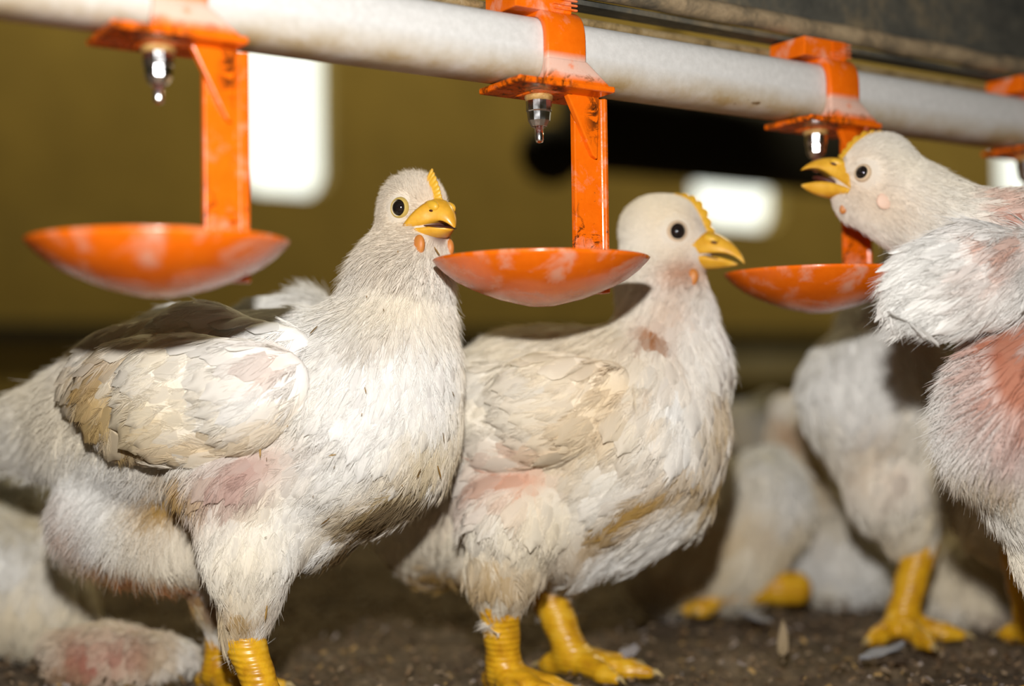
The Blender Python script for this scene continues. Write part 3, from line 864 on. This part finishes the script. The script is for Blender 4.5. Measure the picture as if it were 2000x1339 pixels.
# ---- bird one: in front of the middle cup, head turned to the lens
def bird_front():
    Yh = .452
    root = empty('chicken', (at(500, 1399, .455)[0], .455, 0))
    tag(root, 'white young chicken in sharp focus at left, face turned to camera beside the middle cup', 'chicken', 'white broiler chickens in the shed')
    Fw, Up, Sd = head_frame(45, -8, 1)
    C = at(813, 413, Yh); R = 73 * Yh / FPX
    hb = lambda f, s, u, r: (*(C + R * (f * Fw + s * Sd + u * Up)), r * R)
    chains = [
        ([B(120, 850, .505, 75), B(250, 815, .492, 155), B(370, 805, .482, 195), B(560, 840, .468, 222), B(690, 810, .458, 212)], .86),
        ([B(30, 840, .512, 55), B(150, 800, .505, 85)], .9),
        ([B(225, 990, .490, 115), B(350, 1020, .482, 118)], .9),
        ([B(690, 810, .458, 212), B(752, 700, .456, 142), B(780, 600, .455, 92), B(792, 515, .453, 78), (*C, R * .80)], .92, .006),
        ([(*C, R * .89), hb(.45, 0, -.20, .62)], 1.0, .003),
        ([hb(-.22, 0, -.02, .86)], 1.0, .003),
        ([hb(.22, 0, -.55, .68), B(800, 515, .450, 80)], 1.0, .003),
        ([B(480, 960, .445, 135), B(480, 1080, .442, 92), B(474, 1165, .442, 58), B(474, 1238, .442, 38)], .9),
        ([B(430, 1000, .495, 130), B(440, 1130, .495, 70), B(435, 1225, .495, 34)], .9),
        ([B(640, 900, .455, 158), B(600, 980, .458, 118)], .9),
        ([B(600, 640, .500, 70), B(520, 640, .500, 60)], .8),
    ]
    cuts = [(B(340, 1010, .440, 26), B(400, 1180, .438, 22), 1.0, .012)]
    V, F, Nn = blobs(chains, .009, .0015, cuts)
    YEL = np.array([.62, .44, .16])
    def colour(P, nn=None):
        x, y = proj(P); n1, n2, n3 = sno(P, 90, 1), sno(P, 260, 2), sno(P, 45, 7)
        near = np.ones(len(P)) if nn is None else np.clip(.6 - 2 * nn[:, 1], 0, 1)
        c = np.tile(WHITE, (len(P), 1))
        return paint(c,
            (np.clip(n3 * 2.2 - .95, 0, 1) * .55, CREAM * 1.06),
            (np.clip(n1 * 2.4 - 1.45, 0, 1) * .35, np.array([.66, .60, .58])),
            (.9 * gau(x, y, 470, 925, 105, 50, -22) * near, np.array([.44, .26, .22])),
            (1.4 * gau(x, y, 335, 960, 60, 60, 30) * np.clip(n2 * 2 - .3, 0, 1), DIRT * 1.25),
            (.50 * gau(x, y, 780, 590, 120, 60) , CREAM),
            (.45 * gau(x, y, 770, 480, 90, 90), np.array([.70, .56, .38])),
            (.6 * np.clip(2 - np.linalg.norm(P - C, axis=1) / R, 0, 1), np.array([.76, .64, .47])),
            (.5 * np.exp(-(np.linalg.norm(P - C - R * (.8 * Fw - .1 * Up), axis=1) / (.6 * R)) ** 2), np.array([.72, .50, .30])),
            (.35 * gau(x, y, 720, 660, 70, 22, -10), np.array([.50, .40, .28])),
            (1.0 * gau(x, y, 770, 985, 190, 60, -38) * np.clip(n2 * 2.2 - .15, 0, 1), YEL * .9),
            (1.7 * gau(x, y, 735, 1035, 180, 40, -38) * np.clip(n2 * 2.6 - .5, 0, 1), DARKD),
            (.60 * gau(x, y, 860, 850, 110, 70, -50) * np.clip(n1 * 2 - .4, 0, 1), CREAM * .85),
            (1.6 * gau(x, y, 260, 1135, 170, 55, 22) * np.clip(n2 * 2.2 - .2, 0, 1), YEL * .7),
            (1.4 * gau(x, y, 200, 1060, 110, 26, 52) * np.clip(n1 * 2 - .3, 0, 1), np.array([.42, .19, .08])),
            (1.4 * gau(x, y, 290, 1115, 130, 18, 22) * np.clip(n2 * 2 - .3, 0, 1), np.array([.42, .19, .08])),
            (.9 * gau(x, y, 480, 1195, 70, 40) * np.clip(n2 * 2 - .5, 0, 1), DIRT),
            (1.0 * np.exp(-(np.linalg.norm(P - C - R * (.98 * Fw - .38 * Up), axis=1) / (.42 * R)) ** 4), np.array([.10, .03, .02])),
            (.55 * gau(x, y, 120, 820, 50, 60) * np.clip(n1 * 2 - .6, 0, 1), CREAM))
    body = raw('body', V, F, BODY, root, True, colour(V, Nn) * .82)
    eyes = head_parts(root, V, C, R, Fw, Up, Sd, gape=.03, horn=True, comb_h=.40, wattle=1.2, eye_r=.235, bw=.82, teeth=9, tooth=.10, comb_back=.0,
                      eye_dir=(.28, .95, .01), gf=.40, blen=.68, bt=.12, comb_n=5, comb_t=.85)
    S = Surf(V, F, Nn)
    bk = C + R * (1.05 * Fw - .2 * Up)
    def style(P, nn):
        x, y = proj(P)
        dh = np.linalg.norm(P - C, axis=1) / R
        head = np.clip(2.0 - dh, 0, 1)
        neck = np.clip((690 - y) / 120, 0, 1) * (x > 600)
        fluff = np.maximum(gau(x, y, 200, 1000, 170, 160), gau(x, y, 60, 830, 130, 130))
        under = gau(x, y, 735, 1050, 190, 45, -38)
        bare = gau(x, y, 475, 915, 85, 40, -22)
        de = np.minimum(*[np.linalg.norm(P - e, axis=1) for e in eyes]) / R
        db = np.linalg.norm(P - bk, axis=1) / R
        clear = np.clip((de - .36) * 6, 0, 1) * np.clip((db - .55) * 5, 0, 1)
        L = .0088 - .0062 * head - .0006 * neck + .004 * fluff + .0010 * head * np.clip((390 - y) / 50, 0, 1) + .005 * gau(x, y, 690, 500, 40, 70)
        lift = .06 + .26 * head * np.clip((395 - y) / 50, 0, 1) + .16 * neck + .15 * gau(x, y, 690, 500, 40, 70) + .20 * fluff + .16 * under
        return dict(L=L, lift=lift, R=.000075 + .00002 * fluff - .00002 * head, tint=colour(P, nn),
                    ws=clear * (.12 + 2.2 * head + .5 * neck + .5 * fluff) * (1 - .7 * bare), sL=1.1,
                    wf=clear * np.clip((dh - 1.05) * 2, 0, 1) * (1 - .98 * bare), fW=.27 - .08 * neck,
                    wl=np.clip((dh - 1.6), 0, 1) * (1 - .98 * bare) * (1 - .7 * fluff), leafL=1.1, leafW=.34, ll=.06)
    G = [(760, 350, -.7, -.35), (860, 345, .35, -.8), (800, 345, -.2, -1), (745, 420, -1, .4), (800, 440, -1, .25), (850, 490, -.3, .8), (700, 500, -.75, .8),
         (760, 580, -.35, 1), (850, 560, .15, 1), (880, 620, .45, 1), (760, 700, -.2, 1), (890, 760, .1, 1), (700, 800, -.55, .9), (850, 880, -.35, 1),
         (640, 950, -.6, .8), (760, 1000, -.7, .7), (560, 900, -.9, .5), (480, 1050, -.1, 1), (470, 1180, 0, 1), (430, 1100, -.1, 1), (560, 620, -1, .25),
         (400, 600, -1, .2), (250, 640, -1, .5), (60, 800, -1, .45), (60, 880, -.7, .9), (130, 930, -.4, 1), (200, 1000, -.6, .9), (260, 930, -.75, .8), (220, 1120, -.2, 1), (320, 1130, .4, 1)]
    coat(body, S, style, G, 1800, 7000, 70000, 21, fspace=.38)
    # wing
    wc = [([B(545, 745, .426, 62), B(470, 765, .426, 92), B(370, 775, .432, 112), B(270, 770, .443, 100), B(195, 755, .456, 70)], .42),
          ([B(560, 690, .437, 55), B(400, 675, .448, 75), B(230, 700, .460, 65)], .5),
          ([B(520, 805, .428, 38), B(420, 845, .432, 44), B(330, 855, .438, 40), B(250, 825, .448, 40)], .45)]
    WV, WF, WN = blobs(wc, .010, .0016)
    def wcol(P, nn=None):
        x, y = proj(P); n1, n2 = sno(P, 90, 1), sno(P, 260, 2)
        c = np.tile(WHITE, (len(P), 1))
        return paint(c, (.6 * np.clip(n1 * 2.2 - 1.0, 0, 1), CREAM),
            (1.3 * gau(x, y, 230, 825, 95, 65, 40) * np.clip(n2 * 1.8 - .1, 0, 1), np.array([.45, .29, .07])),
            (1.3 * gau(x, y, 205, 740, 55, 80, 10) * np.clip(n2 * 2 - .5, 0, 1), DIRT),
            (.55 * gau(x, y, 320, 800, 140, 60) * np.clip(n1 * 1.8 - .3, 0, 1), CREAM * .95),
            (.65 * gau(x, y, 400, 880, 190, 25, -8), np.array([.64, .47, .24])),
            (.55 * gau(x, y, 530, 830, 80, 30, -40), np.array([.66, .50, .28])),
            (.45 * gau(x, y, 535, 710, 40, 30), np.array([.66, .42, .30])))
    wing = raw('wing', WV, WF, BODY, root, True, wcol(WV))
    def wstyle(P, nn):
        x, y = proj(P)
        o = np.ones(len(P))
        return dict(L=.0090 * o, lift=.015 * o, R=.00007 * o, tint=wcol(P), ws=o * (nn[:, 1] < .1), wf=o * (nn[:, 1] < -.2), wl=o * (nn[:, 1] < -.5) * (x < 545), leafL=1.45, leafW=.42, ll=.016, sag=8., sL=.6, fW=.30)
    WG = [(560, 700, -.8, .5), (580, 770, -.6, .8), (500, 800, -1, .45), (400, 760, -1, .22), (250, 760, -1, .3), (400, 870, -1, .12), (220, 840, -.5, .8), (180, 700, -.8, .6), (400, 640, -1, .12)]
    coat(wing, Surf(WV, WF, WN), wstyle, WG, 520, 900, 0, 33, ('wing_feathers', 'wing_down', 'wing_down'), .06, .58)
    # straw and droppings caught in the plumage
    rs = np.random.RandomState(9)
    P, nn = S.sample(32, lambda P, q: np.where(q[:, 1] < -.1, 1., 0.) * (lambda x, y: gau(x, y, 720, 860, 200, 220) + .5 * gau(x, y, 480, 1190, 60, 60))(*proj(P)), rs)
    d = flow(P, nn, [(700, 900, -.6, .8), (700, 700, .2, 1)], rs, .5)
    L = rs.uniform(.001, .005, 32) * (rs.rand(32) < .4) + .0010
    ti = np.array([(.30, .17, .04), (.18, .11, .04), (.42, .26, .08)])[rs.randint(0, 3, 32)]
    for i in range(32):
        Vl, Fl, k = leaves(P[i:i+1] + nn[i:i+1] * .0018, nn[i:i+1], d[i:i+1], L[i:i+1], L[i:i+1] * .05 + .0001, 0 * L[i:i+1] + .1, 5, .0008, rs)
        raw('straw_bit', Vl, Fl, FEATHER, body, True, np.repeat(ti[i:i+1], k, 0))
    leg(root, at(474, 1240, .442), (*at(528, 1385, .437)[:2], .007), .0060, .0052, math.radians(-35))
    leg(root, at(436, 1228, .497), (*at(425, 1335, .497)[:2], .007), .0056, .0050, math.radians(-35))
bird_front()

# ---- bird two: behind the middle cup, in profile
def bird_middle():
    root = empty('chicken', (at(1060, 1330, .50)[0], .50, 0))
    tag(root, 'white young chicken in profile facing right, standing just behind the middle cup', 'chicken', 'white broiler chickens in the shed')
    Fw, Up, Sd = head_frame(70, -13, 1)
    Yh = .492
    C = at(1308, 458, Yh); R = 82 * Yh / FPX
    hb = lambda f, s, u, r: (*(C + R * (f * Fw + s * Sd + u * Up)), r * R)
    chains = [
        ([B(820, 980, .545, 110), B(910, 900, .530, 180), B(1050, 865, .508, 215), B(1225, 830, .492, 200)], .88),
        ([B(860, 1030, .535, 105), B(960, 1010, .515, 130)], .9),
        ([B(1225, 830, .492, 200), B(1300, 710, .492, 120), B(1300, 610, .492, 86), B(1288, 530, .492, 78), (*C, R * .85)], .92, .006),
        ([(*C, R * .93), hb(.50, 0, -.22, .62)], .9, .003),
        ([hb(-.35, 0, .02, .88)], .9, .003),
        ([hb(.25, 0, -.55, .60)], .9, .003),
        ([B(1180, 940, .490, 150), B(1130, 1000, .495, 130)], .9),
        ([B(1000, 1020, .478, 100), B(985, 1110, .480, 62), B(975, 1165, .482, 36)], .9),
        ([B(1110, 1040, .525, 100), B(1085, 1110, .525, 50), B(1072, 1150, .525, 30)], .9),
        ([B(1330, 980, .492, 60), B(1240, 1050, .492, 50)], .9),
    ]
    cuts = [(B(1370, 900, .450, 16), B(1170, 1030, .448, 18), 1.0, .012)]
    V, F, Nn = blobs(chains, .009, .0018, cuts)
    def colour(P, nn=None):
        x, y = proj(P); n1, n2, n3 = sno(P, 90, 4), sno(P, 230, 5), sno(P, 45, 8)
        c = np.tile(WHITE * .98, (len(P), 1))
        return paint(c,
            (np.clip(n3 * 1.8 - .5, 0, 1) * .7, CREAM),
            (1.0 * gau(x, y, 1230, 800, 190, 160) * np.clip(n1 * 1.6 - .25, 0, 1), np.array([.66, .50, .30])),
            (1.3 * gau(x, y, 1425, 880, 60, 130, 15) * np.clip(n2 * 2 - .4, 0, 1), np.array([.46, .32, .14])),
            (1.4 * gau(x, y, 1010, 915, 70, 40) * np.clip(n2 * 2 - .5, 0, 1), np.array([.66, .34, .22])),
            (.5 * gau(x, y, 930, 950, 120, 30, -30), np.array([.60, .42, .34])),
            (1.6 * gau(x, y, 1265, 680, 36, 46, 15) * np.clip(n2 * 2.4 - .5, 0, 1), np.array([.38, .17, .07])),
            (.6 * gau(x, y, 1315, 590, 40, 40), np.array([.66, .46, .32])),
            (.45 * gau(x, y, 1350, 480, 70, 70), np.array([.72, .54, .38])),
            (.7 * gau(x, y, 1340, 530, 50, 22), np.array([.66, .34, .18])),
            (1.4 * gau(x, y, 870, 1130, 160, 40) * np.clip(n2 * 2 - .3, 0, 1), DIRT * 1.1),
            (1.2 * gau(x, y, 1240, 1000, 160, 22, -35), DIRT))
    body = raw('body', V, F, BODY, root, True, colour(V) * .82)
    eyes = head_parts(root, V, C, R, Fw, Up, Sd, gape=.02, comb_h=.26, wattle=.9, eye_r=.21, lid=LID_SKIN)
    bk = C + R * (1.15 * Fw - .2 * Up); S = Surf(V, F, Nn)
    def style(P, nn):
        x, y = proj(P)
        dh = np.linalg.norm(P - C, axis=1) / R; head = np.clip(2.0 - dh, 0, 1); neck = np.clip((690 - y) / 120, 0, 1)
        de = np.minimum(*[np.linalg.norm(P - e, axis=1) for e in eyes]) / R; db = np.linalg.norm(P - bk, axis=1) / R
        clear = np.clip((de - .34) * 6, 0, 1) * np.clip((db - .6) * 5, 0, 1); under = gau(x, y, 900, 1120, 180, 60) + gau(x, y, 1230, 1070, 120, 50, -30)
        o = np.ones(len(P))
        return dict(L=.0100 - .0070 * head - .002 * neck, lift=.06 + .05 * neck + .15 * under, R=.00009 - .00003 * head, tint=colour(P), ws=clear * (.1 + 9 * head + .6 * neck), sL=1.0,
                    wf=clear * np.clip((dh - 1.05) * 2, 0, 1), fW=.29, wl=np.clip(dh - 1.6, 0, 1), leafL=1.2, leafW=.38, ll=.08)
    G = [(1260, 400, -1, .1), (1320, 385, -1, -.2), (1230, 480, -.6, .8), (1330, 500, -1, .3), (1290, 560, -.3, 1), (1310, 640, -.1, 1), (1400, 680, .2, 1), (1420, 850, -.1, 1), (1250, 800, -.5, .8),
         (1050, 760, -1, .3), (950, 850, -1, .5), (1150, 950, -.7, .7), (1300, 1000, -.7, .7), (990, 1080, 0, 1), (850, 1090, -.5, .8), (1080, 1100, 0, 1)]
    coat(body, S, style, G, 1500, 3600, 50000, 41)
    wc = [([B(1180, 760, .463, 60), B(1080, 790, .466, 90), B(960, 800, .482, 85), B(880, 790, .505, 60)], .5),
          ([B(1120, 830, .462, 45), B(1000, 870, .472, 45), B(900, 860, .492, 40)], .5)]
    WV, WF, WN = blobs(wc, .010, .002)
    wing = raw('wing', WV, WF, BODY, root, True, colour(WV))
    def wstyle(P, nn):
        x, y = proj(P); o = np.ones(len(P))
        return dict(L=.0085 * o, lift=.03 * o, R=.00008 * o, tint=colour(P), ws=o, wf=o * (nn[:, 1] < 0), wl=o * (nn[:, 1] < -.4) * (x < 1165), leafL=1.45, leafW=.42, ll=.012, sag=8., sL=.6, fW=.3)
    coat(wing, Surf(WV, WF, WN), wstyle, [(1180, 760, -.8, .6), (1050, 780, -1, .2), (900, 800, -1, .3), (1050, 860, -1, .3)], 300, 500, 0, 43, ('wing_feathers', 'wing_down', 'wing_down'), .06, .58)
    a1 = at(985, 1318, .492); a2 = at(1118, 1300, .522)
    leg(root, at(975, 1165, .482), (a1[0], .488, .007), .0068, .0060, math.radians(-50))
    leg(root, at(1068, 1150, .525), (a2[0], .516, .007), .0068, .0060, math.radians(-20))
bird_middle()

# ---- bird three: at the right edge, stretching up to the third nipple, back and rump towards the lens
def bird_right():
    root = empty('chicken', (at(2110, 1400, .45)[0], .45, 0))
    tag(root, 'white young chicken at right edge stretching up to peck a nipple, bare reddened back', 'chicken', 'white broiler chickens in the shed')
    Fw, Up, Sd = head_frame(-93, 22, 1)
    Yh = .476
    C = at(1710, 356, Yh); R = 82 * Yh / FPX
    hb = lambda f, s, u, r: (*(C + R * (f * Fw + s * Sd + u * Up)), r * R)
    chains = [
        ([(*C, R * .90), B(1775, 392, .474, 76), B(1850, 440, .468, 80), B(1960, 490, .460, 110), B(2070, 570, .455, 170)], .9, .006),
        ([(*C, R * .93), hb(.50, 0, -.22, .60)], .9, .003),
        ([hb(-.35, 0, .0, .90)], .9, .003), ([hb(0, 0, .32, .85)], .9, .003),
        ([hb(.2, 0, -.5, .62), B(1750, 420, .474, 62)], .9, .003),
        ([B(2070, 560, .455, 170), B(2110, 760, .440, 220), B(2120, 900, .430, 190)], .9),
        ([B(1972, 770, .425, 112), B(1985, 830, .422, 115), B(2035, 900, .420, 80)], .9),
        ([B(2060, 900, .44, 130), B(2075, 1080, .44, 80), B(2080, 1230, .44, 40)], .9),
        ([B(2180, 900, .46, 130), B(2190, 1080, .46, 80), B(2200, 1230, .46, 40)], .9),
    ]
    V, F, Nn = blobs(chains, .009, .0016)
    def colour(P, nn=None):
        x, y = proj(P); n1, n2, n3 = sno(P, 90, 14), sno(P, 240, 15), sno(P, 45, 18)
        c = np.tile(WHITE, (len(P), 1))
        return paint(c, (np.clip(n3 * 1.6 - .5, 0, 1) * .5, CREAM * 1.05),
            (1.0 * np.exp(-(np.linalg.norm(P - C - R * (.98 * Fw - .38 * Up), axis=1) / (.36 * R)) ** 4), np.array([.10, .03, .02])),
            (.55 * gau(x, y, 1730, 400, 80, 60, 20), np.array([.74, .58, .42])),
            (.55 * gau(x, y, 1660, 345, 60, 60), np.array([.74, .56, .38])),
            (1.5 * gau(x, y, 1986, 710, 62, 125, -5), np.array([.46, .19, .12])),
            (1.3 * gau(x, y, 1986, 690, 62, 125, -5) * np.clip(n2 * 2.4 - 1.0, 0, 1), np.array([.36, .08, .03])),
            (1.6 * gau(x, y, 1950, 445, 28, 75, -20) * np.clip(n2 * 2 - .5, 0, 1), RED),
            (.7 * gau(x, y, 1990, 470, 40, 110, -8) * np.clip(n1 * 1.8 - .2, 0, 1), np.array([.62, .36, .30])),
            (.7 * gau(x, y, 1950, 920, 130, 40, 20) * np.clip(n2 * 2 - .6, 0, 1), DIRT))
    body = raw('body', V, F, BODY, root, True, colour(V) * .82)
    eyes = head_parts(root, V, C, R, Fw, Up, Sd, gape=.24, blen=.85, lid=LID_SKIN, comb_h=.24, wattle=.6, eye_r=.175, teeth=9, comb_back=.1, eye_dir=(.52, .78, -.06))
    bk = C + R * (1.15 * Fw - .2 * Up); S = Surf(V, F, Nn)
    # small round ear
    V2, F2 = ellipsoid(hit(V, C, unit((-.25 * Fw + (1 if Sd[1] < 0 else -1) * .9 * Sd - .55 * Up)[None])[0]), np.array([Fw, Sd, Up]), (R * .20, R * .05, R * .20)); raw('ear', V2, F2, simple('ear_skin', (.72, .50, .38), .6), root)
    def style(P, nn):
        x, y = proj(P)
        dh = np.linalg.norm(P - C, axis=1) / R; head = np.clip(2.0 - dh, 0, 1)
        de = np.minimum(*[np.linalg.norm(P - e, axis=1) for e in eyes]) / R; db = np.linalg.norm(P - bk, axis=1) / R
        bare = np.clip(gau(x, y, 1984, 715, 58, 120, -5) * 1.8, 0, 1)
        clear = np.clip((de - .32) * 6, 0, 1) * np.clip((db - .55) * 5, 0, 1) * (1 - .97 * bare)
        fl = gau(x, y, 1930, 830, 150, 150)
        return dict(L=.0092 - .0062 * head + .002 * fl, lift=.06 + .06 * (1 - head) + .22 * fl, R=.00009 - .00003 * head, tint=colour(P), ws=clear * (.15 + 4 * head + 1.2 * fl), sL=1.0 + .25 * fl,
                    wf=clear * np.clip((dh - 1.05) * 2, 0, 1), fW=.26, wl=np.clip(dh - 1.8, 0, 1) * (1 - bare) * (1 - fl), leafL=1.1, leafW=.33, ll=.08)
    G = [(1680, 270, 1, -.2), (1750, 300, 1, .3), (1840, 350, 1, .5), (1720, 430, .6, .6), (1800, 430, .8, .5), (1900, 400, .7, .3), (1980, 380, .8, -.2), (1950, 480, -.3, .8), (1850, 560, -.8, .4), (1840, 700, -.9, .2), (1820, 800, -1, .3),
         (1900, 780, -.9, .4), (1850, 880, -.6, .8), (1950, 930, -.1, 1), (2000, 960, 0, 1), (1990, 850, -.3, 1)]
    coat(body, S, style, G, 900, 2600, 60000, 51)
    wc = [([B(1990, 510, .428, 66), B(1900, 525, .422, 80), B(1825, 548, .416, 68), B(1785, 562, .414, 42)], .5),
          ([B(1970, 570, .422, 52), B(1880, 590, .416, 42), B(1815, 600, .414, 26)], .5)]
    WV, WF, WN = blobs(wc, .009, .0016)
    def wcol(P):
        x, y = proj(P); n2 = sno(P, 240, 15)
        return paint(np.tile(WHITE, (len(P), 1)), (.4 * np.clip(sno(P, 60, 3) * 1.8 - .7, 0, 1), np.array([.72, .68, .66])),
            (1.3 * gau(x, y, 1955, 480, 40, 70, 20) * np.clip(n2 * 2 - .5, 0, 1), np.array([.66, .30, .18])), (.6 * gau(x, y, 1990, 650, 40, 20), np.array([.66, .40, .34])))
    wing = raw('wing', WV, WF, BODY, root, True, wcol(WV))
    def wstyle(P, nn):
        x, y = proj(P); o = np.ones(len(P))
        return dict(L=.0135 * o, lift=.03 * o, R=.00008 * o, tint=wcol(P), ws=o, wf=o, wl=o * (nn[:, 1] < .6), leafL=1.1, leafW=.20, ll=.04, sag=9., fW=.15, sL=.9)
    WG = [(1980, 460, -.8, .5), (1900, 460, -.9, .35), (1800, 490, -1, .45), (1740, 530, -.7, .8), (1740, 600, -.4, 1), (1850, 560, -1, .4), (1850, 640, -.9, .5), (1970, 620, -.9, .4)]
    coat(wing, Surf(WV, WF, WN), wstyle, WG, 260, 900, 6000, 53, ('wing_feathers', 'wing_down', 'fine_wing_down'), .07, .4, .32)
    leg(root, at(2080, 1230, .44), (*at(2090, 1390, .44)[:2], .007), .0074, .0062, math.radians(150))
    leg(root, at(2200, 1230, .46), (*at(2210, 1380, .46)[:2], .007), .0074, .0062, math.radians(150))
bird_right()

# ---- birds further back
def plain_bird(label, foot, Y, chains, tints, G, seed, L=.011, legs=(), head=None, nf=900, hcol=None):
    root = empty('chicken', (foot[0], foot[1], 0))
    tag(root, label, 'chicken', 'white broiler chickens in the shed')
    HV = None
    if head:
        C, R, Fw, Up, Sd = head
        hb = lambda f, s, u, r: (*(C + R * (f * Fw + s * Sd + u * Up)), r * R)
        chains = chains + [([(*C, R * .93), hb(.50, 0, -.22, .62)], .9, .003), ([hb(-.35, 0, .02, .88)], .9, .003), ([hb(.25, 0, -.55, .60)], .9, .003)]
    V, F, Nn = blobs(chains, .010, .0028 if not head else .0022, (), .002)
    def colour(P, nn=None):
        x, y = proj(P); n1, n2 = sno(P, 60, seed), sno(P, 200, seed + 1)
        c = paint(np.tile(WHITE * .97, (len(P), 1)), (np.clip(n1 * 1.8 - .3, 0, 1) * .75, CREAM))
        return paint(c, *[(w * gau(x, y, *g) * np.clip(n2 * 1.6 - .1, 0, 1), np.array(cc)) for w, g, cc in tints])
    body = raw('body', V, F, BODY, root, True, colour(V))
    ey = []
    if head: ey = head_parts(root, V, C, R, Fw, Up, Sd, gape=.03, comb_h=.25, eye_r=.22)
    def style(P, nn):
        o = np.ones(len(P)); hd = 0 * o; cl = o
        if head:
            dh = np.linalg.norm(P - C, axis=1) / R; hd = np.clip(2 - dh, 0, 1)
            cl = np.clip((np.minimum(*[np.linalg.norm(P - e, axis=1) for e in ey]) / R - .34) * 6, 0, 1) * np.clip((np.linalg.norm(P - C - R * (1.15 * Fw - .2 * Up), axis=1) / R - .6) * 5, 0, 1)
        return dict(L=L * (1 - .7 * hd), lift=.12 * o, R=.00016 * o, tint=colour(P), ws=cl, wf=cl, wl=1 - hd, leafL=1.2, leafW=.38, ll=.10, fW=.30)
    coat(body, Surf(V, F, Nn), style, G, nf // 2, nf, 5000, seed, nb=22)
    for a in legs: leg(root, *a)
    return root
GEN = [(0, 0, -.3, 1), (2000, 0, .3, 1), (1000, 1339, -.2, 1)]
hd = lambda px, py, Y, rpx, yaw, pitch: (at(px, py, Y), rpx * Y / FPX, *head_frame(yaw, pitch, 1))
# standing bird behind the third cup, in the shade of the bird at the right edge
a3 = at(1757, 1238, .580)
plain_bird('blurred white chicken standing behind the third cup on one yellow leg', (a3[0], .58), .585,
    [([B(1840, 830, .590, 105), B(1745, 790, .585, 135), B(1700, 770, .580, 128)], .9), ([B(1700, 770, .58, 120), B(1735, 640, .590, 80), B(1765, 560, .597, 52), B(1775, 510, .600, 46)], .9),
     ([B(1700, 880, .580, 75), B(1740, 950, .580, 80), B(1775, 1020, .582, 48), B(1794, 1058, .583, 29)], .9), ([B(1880, 900, .6, 90), B(1950, 1020, .570, 55), B(1985, 1060, .560, 30)], .9)],
    [(.7, (1700, 930, 80, 30), (.50, .33, .22)), (.5, (1700, 850, 60, 60), (.66, .48, .32))], GEN, 61, .011,
    [(at(1798, 1060, .583), (a3[0], .578, .007), .0072, .0064, math.radians(-75), (-62, -8, 58), .030), (at(1985, 1060, .560), (*at(2015, 1215, .560)[:2], .007), .0072, .0062, math.radians(-40))],
    hd(1778, 498, .602, 52, 175, 0))
# resting birds on the litter behind
plain_bird('blurred white chicken resting on the litter behind the middle chicken, yellow foot stretched out', (at(1420, 1190, .66)[0], .66), .66,
    [([B(1310, 1105, .655, 85), B(1410, 1060, .66, 120), B(1480, 990, .66, 100)], .9), ([B(1480, 990, .66, 80), B(1500, 930, .67, 50)], .9)],
    [(.8, (1430, 1030, 130, 50), (.60, .45, .24)), (.7, (1300, 1120, 80, 40), (.45, .34, .2))], GEN, 71, .012,
    [(at(1552, 1148, .648), (*at(1400, 1170, .645)[:2], .012), .0075, .0068, math.radians(190), (-20, 5, 30), .016, False)], hd(1510, 905, .685, 40, 170, 0))
plain_bird('blurred white chicken resting on the litter behind the lone standing yellow leg', (at(1640, 1200, .68)[0], .69), .69,
    [([B(1650, 1090, .69, 105), B(1610, 1060, .70, 100)], .9), ([B(1600, 1040, .70, 60), B(1565, 930, .71, 40), B(1540, 850, .71, 34), B(1540, 815, .71, 32)], .9)],
    [(.9, (1545, 850, 50, 70), (.50, .33, .20)), (.6, (1600, 1000, 60, 60), (.6, .45, .3))], GEN, 81, .012, (), hd(1540, 800, .71, 36, 160, 0))
plain_bird('blurred white chicken resting on the litter near the lower right corner of the view', (at(1930, 1230, .63)[0], .64), .64,
    [([B(1890, 1140, .635, 95), B(1960, 1130, .64, 105), B(2060, 1100, .65, 100)], .9), ([B(2060, 1100, .65, 70), B(2110, 1000, .66, 40)], .9)],
    [(.6, (1960, 1180, 100, 40), (.55, .40, .30))], GEN, 91, .012, (), hd(2115, 980, .66, 42, 60, 0))
plain_bird('large blurred pale chicken resting at the left edge behind the tail of the sharp chicken', (at(20, 1280, .57)[0], .58), .58,
    [([B(-60, 1130, .585, 150), B(40, 1150, .58, 120), B(90, 1190, .575, 85)], .9), ([B(-40, 1010, .62, 100), B(40, 1000, .62, 80)], .9), ([B(-60, 1080, .59, 90), B(-150, 980, .60, 55)], .9)],
    [(.8, (60, 1010, 70, 50), (.62, .48, .22)), (.4, (100, 1230, 70, 40), (.55, .45, .30))], GEN, 101, .012, (), hd(-150, 980, .60, 62, 150, 0))
plain_bird('blurred chicken with bare pink back lying low in the lower left corner', (at(220, 1320, .515)[0], .52), .52,
    [([B(150, 1290, .52, 48), B(215, 1280, .52, 52), B(260, 1290, .515, 46)], .9), ([B(320, 1280, .52, 45), B(362, 1278, .525, 26)], .9), ([B(150, 1285, .52, 44), B(108, 1266, .535, 28)], .9)],
    [(1.0, (220, 1275, 120, 60), (.34, .20, .11)), (1.0, (200, 1275, 70, 40), (.46, .16, .12)), (1.0, (210, 1270, 50, 30), (.48, .17, .13)), (.8, (330, 1280, 50, 40), (.55, .42, .26)), (.9, (120, 1300, 50, 40), (.35, .2, .1))], GEN, 111, .006, (), hd(108, 1262, .535, 32, 150, 0), nf=420)
plain_bird('faint distant chicken in shade between the middle chicken and the third cup', (at(1475, 900, 1.0)[0], 1.0), 1.0,
    [([B(1440, 840, .98, 50), B(1490, 830, 1.0, 52)], .9), ([B(1500, 820, 1.0, 30), B(1505, 790, 1.0, 22)], .9), ([B(1470, 860, 1.0, 40), B(1470, 960, 1.0, 30), B(1470, 1020, 1.0, 24)], .9)],
    [], GEN, 121, .012, (), hd(1508, 786, 1.0, 22, 170, 0))
